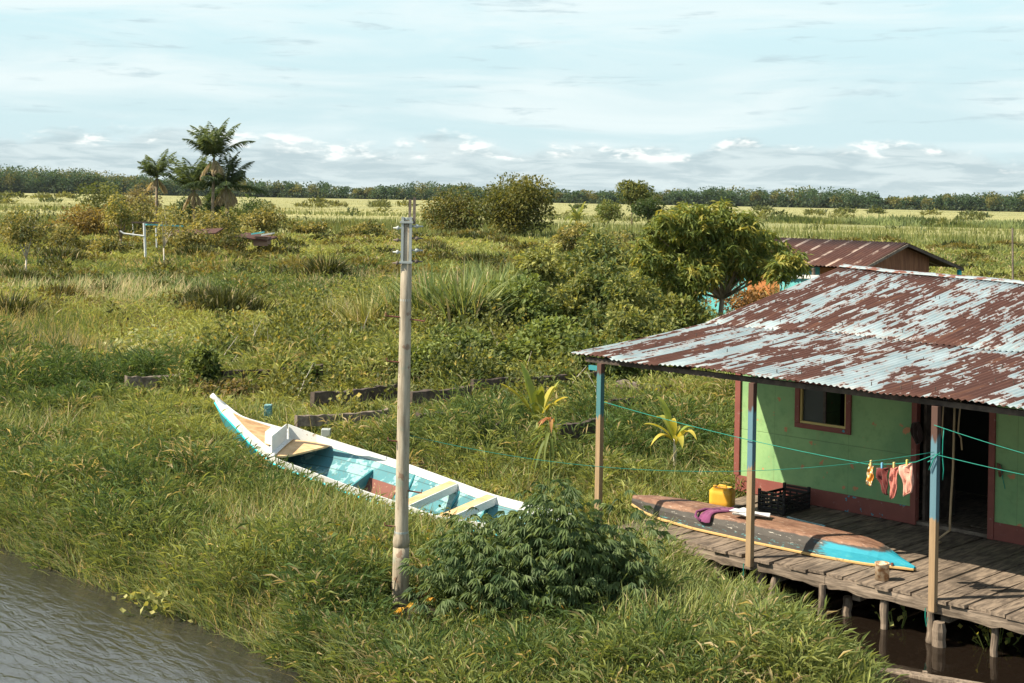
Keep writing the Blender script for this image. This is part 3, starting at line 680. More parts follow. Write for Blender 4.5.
# things hanging at the doorway
garment('garment', [(911, 423), (919, 422), (922, 430), (922, 442), (917, 444), (911, 435)], cloth_mat('dark_cloth', (.035, .02, .018)), 'dark brown cloth hung beside the door frame', 'cloth', 6, tt=WT - .06)
def rope(px, pts, r, label):
    pts = [on_t(x, y, 2.2) for x, y in pts]; tag(MB().tube(pts, r, 6).build('rope', M['rope'], loc=pts[0], smooth=True), label, 'rope')
rope(0, [(955, 398), (954, 430), (953, 470), (951, 500), (950, 520), (950, 531)], .014, 'thick tan rope hanging almost to the deck in front of the doorway')
rope(0, [(961, 400), (959, 420), (958, 433), (961, 438), (962, 450)], .010, 'short looped tan rope hanging in the doorway to the right of the thick rope')
rope(0, [(944, 397), (943, 415), (942, 432), (943, 440)], .009, 'short thin rope hanging beside the front roof post')
pts = [Hs(x, y, .525) for x, y in ((-1.20, 2.35), (-1.17, 2.28), (-1.11, 2.3), (-1.1, 2.2), (-1.07, 2.12))]
tag(MB().tube([on_t(950, 530, 2.2)] + pts, .014, 6).build('rope_end', M['rope'], loc=pts[0], smooth=True), 'frayed end of tan rope lying on the deck at the doorway', 'rope')
garment('rag', [(997, 463), (1001, 465), (1003, 474), (1000, 477), (997, 470)], cloth_mat('brown_rag', (.22, .11, .07)), 'small brown rag pinned to the green wall right of the door', 'rag', 7, tt=WT - .04)
tag(MB().tube([on_t(1001, 465, WT - .04), on_t(1002, 475, WT - .04), on_t(1005, 489, WT - .04)], .006, 5).build('string', M['cord'], loc=on_t(1001, 465, WT - .04)), 'blue green string hanging under the brown rag on the wall', 'string')

# ------------------------------------------------------------------ the second house
A = Vector((13.9, 50.0, 3.4)); RD = Vector((-3.65, 3.8, 0)) * 1.45; CL = Vector((11.6, 47.0, 2.62)); CR = Vector((17.3, 54.4, 2.36))
h2 = thing('tin_roofed_house', 'brown board house with a brown corrugated roof half hidden behind the leafy tree', 'house', (13, 51, 0))
lerp = lambda a_, b_, f: a_ + (b_ - a_) * f
corrugated('roof_slope', h2, lambda u, v: lerp(CL + RD * (1 - u), A + RD * (1 - u), v) + Vector((0, 0, .01)), 7.6, 3.8, 3, M['roof2'], per=.15, amp=.018, seed=11)
corrugated('roof_slope', h2, lambda u, v: lerp(CR + RD * u, A + RD * u, v) + Vector((0, 0, .008)), 7.6, 5.5, 3, M['roof2'], per=.15, amp=.018, seed=12)
m, t, bs = new_mat('brown_ply'); co = t.node('ShaderNodeTexCoord').outputs['Object']; n_ = t.noise(t.mapping(co, (4, 4, .6)), 2, 6, .65)
t.l.new(t.mix(t.ramp(n_, .35, .7), (.13, .052, .028), (.25, .115, .06)), bs.inputs['Base Color']); bs.inputs['Roughness'].default_value = .85
q = RD.normalized(); gl = lerp(CL, CR, .06) + q * .35; gr = lerp(CL, CR, .72) + q * .35; ga = lerp(CL, CR, .405) + q * .35
zl = lambda f: (lerp(CL.z, A.z, f / .41) if f < .41 else lerp(A.z, CR.z, (f - .41) / .59)) - .05
b = MB(); fl = [(gl, zl(.06)), (ga, zl(.41)), (gr, zl(.72))]
V_ = [Vector((p.x, p.y, .5)) for p, _ in fl] + [Vector((p.x, p.y, z)) for p, z in fl]; V2_ = [v + q * .05 for v in V_]
b.add(V_ + V2_, [(0, 1, 4, 3), (1, 2, 5, 4), (6, 9, 10, 7), (7, 10, 11, 8), (0, 3, 9, 6), (2, 8, 11, 5), (3, 4, 10, 9), (4, 5, 11, 10), (0, 6, 7, 1), (1, 7, 8, 2)])
b.build('gable_wall', m, h2)
M['orange'] = paint('orange_boards', (.42, .17, .06), .7, True, (.2, .1, .05), .62, 3); M['turq'] = paint('turquoise_boards', (.12, .45, .48), .6, True, (.4, .5, .45), .62, 3)
def wbox(a_, b_, z0, z1, mat, name, th=.05):
    a_, b_ = Vector(a_), Vector(b_); MB().box(((a_ + b_) / 2).to_2d().to_3d() + Vector((0, 0, (z0 + z1) / 2)), (b_ - a_).to_2d().to_3d() / 2, Vector((.64, .77, 0)) * th / 2, (0, 0, (z1 - z0) / 2)).build(name, mat, h2)
wl = lambda d: gl + q * d
wbox(wl(.06), wl(1.55), .5, 2.55, M['orange'], 'orange_wall'); wbox(wl(1.56), wl(3.2), .5, 2.55, M['turq'], 'turquoise_wall'); wbox(wl(3.21), wl(4.6), .5, 2.55, M['orange'], 'orange_wall'); wbox(wl(4.61), wl(6.9), .5, 2.55, M['turq'], 'turquoise_wall')
wbox(gr + q * .06, gr + q * 6.9, .5, 2.5, m, 'back_wall'); 
MB().bar(wl(6.95) - Vector((0, 0, 0)) + Vector((0, 0, 1.5 - wl(0).z)), gr + q * 6.95 + Vector((0, 0, 1.5 - gr.z)), .05, 2.0).build('end_wall', m, h2)
b = MB().box(Vector((13.3, 52, .42)), q * 3.6, Vector((.61, .79, 0)) * 2.3, (0, 0, .06)); b.build('floor', M['old_wood'], h2)
for f in (.06, .72):
    for d in (.2, 3.4, 6.8):
        p = lerp(CL, CR, f) + q * d; MB().tube([Vector((p.x, p.y, -.2)), Vector((p.x, p.y, .4))], .07, 8).build('stilt', M['old_wood'], h2)
pp = lerp(CL, CR, .985) + q * .1; MB().tube([Vector((pp.x, pp.y, 0)), Vector((pp.x, pp.y, 2.3))], .09, 8).build('post', M['teal_line'], h2)
pp = CL + q * 1.75 - Vector((.15, .2, 0)); MB().tube([Vector((pp.x, pp.y, 0)), Vector((pp.x, pp.y, 2.55))], .06, 8).build('post', M['old_wood'], h2)
b = MB().bar(CL + q * 3.1 + Vector((-.2, -.2, -.42)), CL + q * .2 + Vector((-.2, -.2, -.30)), .06, .12); b.build('rail', M['white'], h2)
for f0, f1, za, zb in ((-.005, .41, CL.z, A.z), (.41, 1.0, A.z, CR.z)):
    p, q2 = lerp(CL, CR, f0), lerp(CL, CR, f1); MB().bar(Vector((p.x, p.y, za - .07)) - q * .03, Vector((q2.x, q2.y, zb - .07)) - q * .03, .03, .10).build('barge_board', M['old_wood'] if f0 < 0 else M['dark_wood'], h2)
tag(MB().tube([atd(1013, 300, 52), atd(1012.5, 228, 52)], .035, 7).build('thin_pole', M['old_wood'], loc=atd(1013, 300, 52)), 'thin bare pole standing in the reeds right of the second house', 'pole')

# ------------------------------------------------------------------ the utility pole
up = thing('utility_pole', 'weathered grey utility pole with an insulator rack at its top standing in the bank grass', 'utility pole', UP)
def upz(z, dx=0, dy=0): return Vector((UP.x + dx + (z - .15) * .0, UP.y + dy, z))
m, t, bs = new_mat('weathered_pole'); co = t.node('ShaderNodeNewGeometry').outputs['Position']; n_ = t.noise(t.mapping(co, (6, 6, .8)), 3, 6, .65); n2_ = t.noise(co, 4, 4, .6)
c = t.mix(t.ramp(n_, .3, .7), (.24, .205, .155), (.46, .41, .32)); c = t.mix(t.math('MULTIPLY', t.ramp(n2_, .55, .68), .6), c, (.20, .27, .22)); c = t.mix(t.math('MULTIPLY', t.ramp(t.noise(co, 9, 4), .62, .68), .6), c, (.16, .07, .04))
t.l.new(c, bs.inputs['Base Color']); bs.inputs['Roughness'].default_value = .8; t.l.new(t.bump(n_, .35, .01), bs.inputs['Normal']); M['pole'] = m
dz = lambda py: atd(404, py, UP.y).z
b = MB(); b.tube([upz(-.3), upz(.15), upz(dz(560)), upz(dz(545))], [.100, .098, .092, .090], 18); b.build('pole_foot', M['pole'], up, smooth=True)
b = MB(); b.tube([upz(dz(550)), upz(dz(541)), upz(dz(536)), upz(dz(531)), upz(dz(400)), upz(dz(300)), upz(dz(218))], [.088, .094, .086, .076, .070, .064, .058], 18); b.build('pole_shaft', M['pole'], up, smooth=True)
b = MB()
for s in (-1, 1): b.box(upz(dz(240), s * .045, -.062), (.014, 0, 0), (0, .012, 0), (0, 0, .26))
for py in (222, 262): b.box(upz(dz(py), 0, -.066), (.072, 0, 0), (0, .018, 0), (0, 0, .012))
b.build('insulator_rack', M['metal'], up)
for k, py in enumerate((226, 238, 250, 261)):
    for s in (-1, 1):
        a_ = upz(dz(py - (0 if s > 0 else -2)), s * .05, -.05); o = s * (.135 if s > 0 else .10)
        r_ = MB().tube([a_, a_ + Vector((o * .35, 0, 0)), a_ + Vector((o * .4, 0, 0)), a_ + Vector((o * .6, 0, 0)), a_ + Vector((o * .65, 0, 0)), a_ + Vector((o, 0, 0))], [.012, .012, .026, .02, .010, .008], 8)
        r_.build('insulator', M['old_wood'] if k % 2 else M['metal'], up, smooth=True)
b = MB()
for dx in (.0, .05): b.bar(upz(dz(224), dx + .03, -.02), upz(dz(197 if dx else 199), dx + .03, -.02), .03, .02, up=(0, 1, 0))
b.build('top_bracket', M['old_wood'], up)
for px, py, s, ln in ((0, 317, -1, .15), (0, 319, 1, .16), (0, 362, -1, .13), (0, 441, -1, .10), (0, 490, 1, .16), (0, 526, -1, .12)):
    a_ = upz(dz(py), s * .06, -.03); e = a_ + Vector((s * ln, -.03, -.015 * s))
    MB().tube([a_, e, e + Vector((s * .005, 0, .035))], .009, 6).build('step_bolt', M['rusty_red'], up)
for py in (218.5, 300, 532): MB().tube([upz(dz(py) - .012), upz(dz(py) + .012)], .064 if py < 310 else .080, 16).build('band', M['metal'], up)

# ------------------------------------------------------------------ the white boat in the grass
def poly_pts(lst): return [at(x, y, z) for x, y, z in lst]
Fp = poly_pts([(217, 398, 1.06), (226, 404, .97), (243, 416, .84), (270, 424, .74), (300, 432, .68), (339, 442, .63), (397, 460, .58), (455, 480.5, .55), (493, 494, .54), (535, 505, .53)]) + [Vector((.92, 19.15, .53))]
Np = poly_pts([(215, 400, 1.04), (223, 408, .94), (235, 420, .82), (250, 437, .70), (272, 456, .61), (304, 469, .53), (355, 488, .46), (402, 504, .43), (440, 517, .42)]) + [Vector((-.22, 18.95, .42)), Vector((.30, 18.35, .42))]
assert len(Fp) == len(Np)
def cr_spline(P, n):
    out = []; P = [P[0] * 2 - P[1]] + P + [P[-1] * 2 - P[-2]]
    for k in range(n + 1):
        f = k / n * (len(P) - 3); i = min(int(f), len(P) - 4); u = f - i; a_, b_, c_, d_ = P[i:i + 4]
        out.append(.5 * ((2 * b_) + (c_ - a_) * u + (2 * a_ - 5 * b_ + 4 * c_ - d_) * u * u + (3 * b_ - a_ - 3 * c_ + d_) * u ** 3))
    return out
NB = 60; Fs = cr_spline(Fp, NB); Ns = cr_spline(Np, NB)
Kz = [(0, .95), (.1, .62), (.2, .28), (.32, .08), (.5, .0), (1, .0)]
def kz(v):
    for (a_, z0), (b_, z1) in zip(Kz, Kz[1:]):
        if v <= b_: return z0 + (z1 - z0) * (v - a_) / (b_ - a_)
    return 0
boat = thing('wooden_boat', 'long white and turquoise wooden boat lying in the tall grass with its bow raised', 'boat', Vector((-2.3, 22.5, 0)))
hull = []; inner = []; top_n = []; top_f = []; line_n = []
UPV = Vector((0, 0, 1))
for k in range(NB + 1):
    v = k / NB; F, Nn = Fs[k], Ns[k]; c = (F + Nn) / 2; w_ = (F - Nn); kk = Vector((c.x, c.y, kz(v))); wd = w_.length
    side = w_.copy(); side.z = 0; side.normalize(); zs_ = min(.115, .9 * max(0.02, c.z - kk.z) * .45)
    Nl = Nn - UPV * zs_ + side * wd * .02; Fl = F - UPV * zs_ - side * wd * .02
    hull.append([Nl, Nl.lerp(kk, .35) - side * wd * .08 - UPV * .02, Nl.lerp(kk, .72) - side * wd * .06 - UPV * .03, kk, Fl.lerp(kk, .72) + side * wd * .06 - UPV * .03, Fl.lerp(kk, .35) + side * wd * .08 - UPV * .02, Fl])
    top_n.append([Nn, Nn + side * .035, Nl + side * .028, Nl - side * .004]); top_f.append([F, F - side * .035, Fl - side * .03, Fl + side * .004])
    line_n.append(Nl - side * .014 - UPV * .006)
    i_ = [h.copy() for h in hull[-1]]; i_[0] += side * .045; i_[6] -= side * .045
    for q_ in range(1, 6): i_[q_] += UPV * .05
    i_[1] += side * .04; i_[5] -= side * .04; inner.append(i_)
MB().loft(hull).build('hull', M['teal'], boat, smooth=True)
MB().loft(inner[16:]).build('inner_planking', M['pale_teal'], boat, smooth=True)
MB().loft(top_n, closed=True, cap=True).build('near_topside', M['white'], boat)
MB().loft(top_f, closed=True, cap=True).build('far_topside', M['white'], boat)
MB().tube(line_n, .016, 6).build('rub_strake', M['teal_line'], boat, smooth=True)
d0 = (Fs[0] - Fs[4]).normalized(); bt_ = (Fs[0] + Ns[0]) / 2
MB().tube([bt_ - d0 * .35 - UPV * .03, bt_, bt_ + d0 * .10 + UPV * .02], [.04, .045, .05], 8).build('bow_beak', M['white'], boat, smooth=True)
# transom
MB().add([hull[-1][i] for i in range(7)] + [Ns[-1], Fs[-1]], [(7, 0, 1, 2, 3, 4, 5, 6, 8)]).build('transom', M['white'], boat, solid=.03)
def deck_row(k, drop, n=8, ins=.03):
    F, Nn = Fs[k], Ns[k]; return [Nn.lerp(F, ins + (1 - 2 * ins) * i / n) - UPV * (drop - .02 * math.sin(i / n * math.pi)) for i in range(n + 1)]
rows = [deck_row(k, .012 + .02 * min(1, k / 10)) for k in range(2, 25)]
MB().loft(rows).build('foredeck', M['white'], boat, smooth=True, solid=.015)
# brown panel on the foredeck, rounded toward the bow
rows = []
for k in range(10, 23):
    f = (k - 10) / 12; hw = .33 * min(1, math.sqrt(max(0, f) * 2.2 + .05)) * (1 if f < .6 else 1)
    F, Nn = Fs[k], Ns[k]; rows.append([Nn.lerp(F, .5 - hw + 2 * hw * i / 6) - UPV * (.0 + .012 - .02) for i in range(7)])
MB().loft(rows).build('foredeck_panel', M['deck_brown'], boat, solid=.008)
# white box and breakwater board at the end of the foredeck
k = 23; F, Nn = Fs[k], Ns[k]; ax = (Fs[k + 3] - Fs[k]).normalized(); sd = (F - Nn).normalized()
MB().box(Nn.lerp(F, .40) + UPV * .10 - ax * .12, sd * .24, ax * .13, UPV * .10).build('deck_box', M['white'], boat, bevel=.008)
b = MB(); b.box(Nn.lerp(F, .36) + UPV * .10 + ax * .03, sd * .50, ax * .014, UPV * .15)
b.build('breakwater', M['white'], boat, bevel=.006)
b = MB(); a0 = Nn.lerp(F, .66) + ax * .05; b.loft([[a0 + UPV * .24, a0 + UPV * .0], [a0.lerp(Fs[k + 8] - sd * .1, .5) + UPV * .12, a0.lerp(Fs[k + 8] - sd * .1, .5)], [Fs[k + 12] - sd * .05 + UPV * .01, Fs[k + 12] - sd * .05 - UPV * .05]])
b.build('coaming', M['white'], boat, solid=.02)
# tan half-round platform behind the breakwater
rows = []
for j in range(7):
    kk_ = k + j; F, Nn = Fs[kk_], Ns[kk_]; lo_ = .06 + .0 * j; start = .06 + .80 * (j / 6) ** 1.6
    rows.append([Nn.lerp(F, start + (.95 - start) * i / 6) - UPV * .06 for i in range(7)])
MB().loft(rows).build('bow_platform', M['tan'], boat, solid=.03)
def thwart(k, wid, dropz, thick, mat, face):
    F, Nn = Fs[k], Ns[k]; a_ = Nn.lerp(F, .03) - UPV * dropz; b_ = Nn.lerp(F, .97) - UPV * dropz; ax = (Fs[k + 1] - Fs[k - 1]).normalized(); ax.z = 0
    MB().box((a_ + b_) / 2, (b_ - a_) / 2, ax * wid / 2, UPV * thick / 2).build('thwart', mat, boat, bevel=.006)
    if face: MB().box((a_ + b_) / 2 + ax * (wid / 2 + .012) - UPV * .035, (b_ - a_) / 2, ax * .012, UPV * .055).build('thwart_face', face, boat)
def near_k(px, py, z):
    p = at(px, py, z); return min(range(NB + 1), key=lambda k: (Fs[k] - p).length)
k1 = near_k(457, 480.5, .55); k2 = near_k(495, 494.5, .54)
thwart(k1, .22, .03, .045, M['tan'], M['white']); thwart(k2, .20, .03, .045, M['tan'], M['white'])
# bulkhead and ribs
def cross(k, zt, mat, name, th=.02, dip=0):
    P_ = inner[k]; ax = (Fs[min(k + 1, NB)] - Fs[k - 1]).normalized() * th; pts = [P_[0] - UPV * zt, P_[1], P_[2], P_[3], P_[4], P_[5], P_[6] - UPV * zt]
    pts[1] = pts[0].lerp(P_[1], .8); pts[5] = pts[6].lerp(P_[5], .8)
    MB().add([p - ax for p in pts] + [p + ax for p in pts], [(0, 1, 2, 3, 4, 5, 6), (13, 12, 11, 10, 9, 8, 7)] + [(i, i + 7, (i + 1) % 7 + 7, (i + 1) % 7) for i in range(7)]).build(name, mat, boat)
kb = near_k(372, 452, .6); cross(kb, .10, M['teal'], 'bulkhead', .02)
for kk_ in (kb + 4, kb + 9, kb + 14, kb + 19):
    if kk_ < NB - 1:
        P_ = inner[kk_]; MB().tube([P_[0], P_[1] + UPV * .02, P_[2] + UPV * .02, P_[3] + UPV * .02, P_[4] + UPV * .02, P_[5] + UPV * .02, P_[6]], .022, 6).build('rib', M['teal'], boat, smooth=True)
rows = [[inner[k_][3].lerp(inner[k_][5], f) + UPV * .02 for f in (-.5, 0, .6, 1.1)] for k_ in range(kb - 5, kb)]
rows = [[inner[k_][2] + UPV * .012, inner[k_][3] + UPV * .012, inner[k_][4] + UPV * .012, inner[k_][4].lerp(inner[k_][5], .6) + UPV * .012 - (Fs[k_] - Ns[k_]).normalized() * .012] for k_ in range(kb + 0, kb + 4)]
MB().loft(rows).build('rust_patch', M['rusty_red'], boat, solid=.006)

# ------------------------------------------------------------------ ruined walkway: posts and timbers in the undergrowth
def beam(px0, py0, px1, py1, z, w_, h, mat, label, cat='beam'):
    z += .32; h += .05; a_ = at(px0, py0, z); b_ = at(px1, py1, z)
    rg_ = random.Random(int(px0 * 7)); d_ = (b_ - a_); sd_ = d_.cross(UPV).normalized(); rows = []
    for k in range(15):
        c_ = a_.lerp(b_, k / 14) + UPV * (rg_.uniform(-.012, .012) - .03 * math.sin(k / 14 * math.pi)); j = lambda: rg_.uniform(-.018, .018)
        rows.append([c_ - sd_ * (w_ / 2 + j()) + UPV * (h / 2 + j()), c_ + sd_ * (w_ / 2 + j()) + UPV * (h / 2 + j()), c_ + sd_ * (w_ / 2 + j()) - UPV * (h / 2 + j()), c_ - sd_ * (w_ / 2 + j()) - UPV * (h / 2 + j())])
    return tag(MB().loft(rows, closed=True, cap=True).build('old_beam', mat, loc=a_, bevel=.008), label, cat)
beam(126, 383, 196, 378, .45, .12, .20, M['old_wood'], 'grey weathered beam end poking out of the grass left of the vine-covered stump')
beam(222, 376, 322, 369, .55, .12, .16, M['dark_wood'], 'dark beam running behind the vine-covered stump and the boat bow')
beam(312, 399, 396, 391, .50, .12, .22, M['dark_wood'], 'dark mossy beam in the creepers behind the middle of the boat')
beam(296, 421, 388, 414, .40, .10, .14, M['old_wood'], 'grey low beam lying behind the boat beside the two short pale posts')
beam(410, 397, 470, 391, .50, .12, .18, M['dark_wood'], 'dark beam in the creepers just right of the utility pole')
beam(418, 420, 484, 414, .40, .12, .18, M['dark_wood'], 'low dark beam right of the utility pole nearest the boat')
beam(472, 384, 596, 376, .55, .12, .14, M['dark_wood'], 'long dark beam in the undergrowth behind the yellow banana shoot')
beam(556, 432, 598, 425, .55, .10, .20, M['dark_wood'], 'dark thick plank end just left of the far roof post')
beam(610, 404, 652, 398, .55, .10, .14, M['dark_wood'], 'short dark beam right of the far roof post')
beam(620, 383, 668, 388, .55, .35, .06, M['old_wood'], 'pale flat board lying in the grass below the roof eave')
beam(472, 428, 500, 424, .40, .30, .08, M['old_wood'], 'small pale board lying in the grass left of the yellow banana shoot')
def stub(px, py, h, w_, mat, label):
    p = at(px, py, .42); p.z = .05; h += .12; return tag(MB().box(p + Vector((0, 0, h / 2)), (w_ / 2, 0, 0), (0, w_ / 2, 0), (0, 0, h / 2)).build('short_post', mat, loc=p, bevel=.012), label, 'post', 'short pale posts of the ruined walkway')
stub(268, 424, .62, .14, M['pale_teal'], 'short pale turquoise post above the boat bow deck'); stub(326, 443, .50, .16, M['metal'], 'short pale grey post behind the boat, nearest the utility pole')
stub(157, 396, .55, .14, M['pale_teal'], 'small pale post under the grey weathered beam end at the left')
stub(240, 400, .5, .12, M['pale_teal'], 'small turquoise stained post beside the vine-covered stump')

# ------------------------------------------------------------------ white post frame far left
fr = thing('post_frame', 'bare white post frame with a turquoise top beam left over from a hut', 'post frame', at(147, 270, .2))
for (x, y0, y1) in ((145, 268, 223), (133, 250, 224), (190, 252, 226), (156, 255, 228)):
    p = at(x + 1, y0, .15); d = p.y; MB().tube([p, atd(x - 1 if x == 145 else x, y1, d)], .075 if x == 145 else .055, 7).build('post', M['white'], fr)
p0, p1, p2 = atd(124, 233.5, 84), atd(144, 236, 84), at(147, 268, .2); MB().tube([atd(120, 231, 84), p0, p1], .05, 6).build('brace', M['white'], fr)
MB().bar(atd(146, 224.5, 86), atd(183, 226, 88), .09, .09).build('top_beam', M['turq'], fr); MB().bar(atd(132, 222.5, 90), atd(170, 222.5, 90), .3, .10).build('roof_edge', M['dark_wood'], fr)
# fallen hut
hut = thing('collapsed_hut', 'collapsed hut with a fallen rusty red roof among the bushes at the far left', 'hut', at(262, 243, .2))
b = MB()
b.box(atd(256, 237, 92), (1.0, .2, -.12), (.2, .9, .1), (0, 0, .04)); M['hut_roof'] = paint('old_hut_roof', (.075, .035, .028), .8)
b.build('fallen_roof', M['hut_roof'], hut)
MB().box(atd(196, 232, 97), (1.6, .0, .10), (.1, .8, .15), (0, 0, .04)).build('fallen_roof', M['hut_roof'], hut)
M['dust_pink'] = paint('faded_wall', (.22, .14, .11), .8); b = MB().box(atd(262, 241, 92), (.45, 0, 0), (0, .6, 0), (0, 0, .3)); b.build('wall', M['dust_pink'], hut)
b = MB().box(atd(268, 234, 91), (.35, 0, .06), (0, .5, 0), (0, 0, .05)); b.build('fallen_panel', M['white'], hut); MB().box(atd(258, 233, 91.5), (.35, 0, .06), (0, .5, 0), (0, 0, .05)).build('fallen_panel', M['turq'], hut)

# ================================================================== vegetation
def rgb(*a): return np.array(a, float)
def grass_mesh(name, X, Y, Zb, h, wd, lean, ang, c, mat=None, segs=3, parent=None, loc=None, seed=0, stiff=.35):
    """one curved tapering blade per sample, all arrays of length n"""
    rg = np.random.default_rng(seed); n = len(X); lv = {3: [0, .38, .72, 1], 2: [0, .55, 1], 1: [0, 1]}[segs]
    fa = rg.uniform(0, 2 * np.pi, n); wx, wy = np.cos(fa), np.sin(fa); dx, dy = np.cos(ang), np.sin(ang)
    P = []; C = []
    for k, v in enumerate(lv):
        off = lean * h * v ** 1.8; zz = h * (v - stiff * lean * v ** 2.2)
        cx, cy, cz_ = X + dx * off, Y + dy * off, Zb + zz
        hw = wd * .5 * (1 - v ** 2.2) ** .8 if v < 1 else 0
        if v == 0: hw = wd * .4
        if v < 1:
            P += [np.stack([cx - wx * hw, cy - wy * hw, cz_], 1), np.stack([cx + wx * hw, cy + wy * hw, cz_], 1)]; C += [c, c]
        else: P.append(np.stack([cx, cy, cz_], 1)); C.append(c)
    m_ = len(P); V = np.stack(P, 1).reshape(-1, 3); CC = np.stack(C, 1).reshape(-1, 3); b0 = (np.arange(n) * m_)[:, None]
    Q = [b0 + np.array([[2 * i, 2 * i + 1, 2 * i + 3, 2 * i + 2]]) for i in range(segs - 1)]
    T = b0 + np.array([[2 * segs - 2, 2 * segs - 1, 2 * segs]])
    return np_mesh(name, V, T, np.concatenate(Q) if Q else None, mat or M['grass'], parent, CC, loc=loc)
def norm(v): return v / (np.linalg.norm(v, axis=1, keepdims=True) + 1e-9)
def leaf_arrays(P, D, L, W, c, rg, fold=.25, droop=0.0):
    """folded pointed leaves; P base points, D directions"""
    n = len(P); D = norm(D); up = rg.normal(0, .45, (n, 3)); up[:, 2] += 1; S = norm(np.cross(D, up)); N_ = np.cross(S, D)
    L = np.asarray(L)[:, None] * np.ones((n, 1)); W = np.asarray(W)[:, None] * np.ones((n, 1))
    mid = P + D * L * .45; tip = P + D * L - np.array([[0, 0, 1]]) * droop * L
    V = np.stack([P, mid - S * W / 2 + N_ * W * fold, mid - np.array([[0, 0, 1]]) * droop * L * .2, mid + S * W / 2 + N_ * W * fold, tip], 1).reshape(-1, 3)
    b0 = (np.arange(n) * 5)[:, None]; T = np.concatenate([b0 + np.array([[0, 2, 1]]), b0 + np.array([[0, 3, 2]]), b0 + np.array([[1, 2, 4]]), b0 + np.array([[2, 3, 4]])])
    return V, T, np.repeat(c, 5, 0)
class LV:
    def __init__(s): s.V = []; s.T = []; s.C = []; s.o = 0
    def add(s, V, T, C): s.V.append(V); s.T.append(T + s.o); s.C.append(C); s.o += len(V); return s
    def build(s, name, parent=None, mat=None, loc=None): return np_mesh(name, np.concatenate(s.V), np.concatenate(s.T), None, mat or M['leaf'], parent, np.concatenate(s.C), loc=loc)
def mixc(a, b, f): return np.asarray(a)[None] * (1 - f[:, None]) + np.asarray(b)[None] * f[:, None]
G1, G2, G3, G4 = rgb(.074, .130, .044), rgb(.325, .355, .115), rgb(.40, .34, .16), rgb(.46, .38, .24)

def wedge(n, y0, y1, seed, pad=1.4, k=.40):
    rg = np.random.default_rng(seed); Y = y0 * (y1 / y0) ** rg.random(n); X = (rg.random(n) * 2 - 1) * (Y * k + pad); return X, Y, rg
def hx(X, Y):  # to house frame
    a_, b_ = X - PX0.x, Y - PX0.y; return a_ * E1.x + b_ * E1.y, a_ * EN.x + b_ * EN.y
def free(X, Y, wmax=.05):
    s_, t_ = hx(X, Y); ok = ~((s_ > -4.62) & (t_ > -.12) & (t_ < 9)); ok &= water_sd(X, Y) < wmax
    ok &= ~(edge_sd(BOATP, X, Y) > -.16); ok &= np.hypot(X - UP.x - .22, (Y - UP.y + .42) * .75) > .46; return ok
# --- near bank grass
def bank_grass(name, n, y0, y1, seed, hs, ws, label, segs=3):
    X, Y, rg = wedge(n, y0, y1, seed); ok = free(X, Y); X, Y = X[ok], Y[ok]; n = len(X)
    p1 = vnoise(X, Y, 2.2, 3); p2 = vnoise(X + 50, Y, .9, 2); p3 = vnoise(X, Y + 90, 6, 2)
    h = hs * (.5 + 1.1 * p1 + .35 * p2) * rg.uniform(.6, 1.25, n); wd = ws * rg.uniform(.7, 1.4, n) * np.maximum(1, Y / 22)
    sd = water_sd(X, Y); shore = np.clip(1 + sd / 1.0, 0, 1)
    nb = edge_sd(BOATP, X, Y); h *= np.where(nb > -.7, .5, 1); pr = np.hypot(X - UP.x - .25, Y - UP.y + .3); h *= np.clip(pr / 1.1, .25, 1)
    ang = rg.uniform(0, 6.28, n); lean = rg.uniform(.1, .9, n) + shore * .3
    f = np.clip(p3 * 1.3 - .15 + rg.normal(0, .22, n) + shore * .25, 0, 1); c = mixc(G1, G2, f)
    dry = rg.random(n) < (.10 + .25 * shore * p2 + .18 * (p2 > .62)); c[dry] = mixc(G3, G4, rg.random(dry.sum()))
    c *= rg.uniform(.75, 1.25, (n, 1)); o = grass_mesh(name, X, Y, gz(X, Y) - .03, h, wd, lean, ang, c, segs=segs, seed=seed)
    return tag(o, label, 'grass', kind='stuff')
bank_grass('bank_grass', 110000, 12.3, 34, 21, .40, .012, 'thick green grass covering the river bank around the boat')
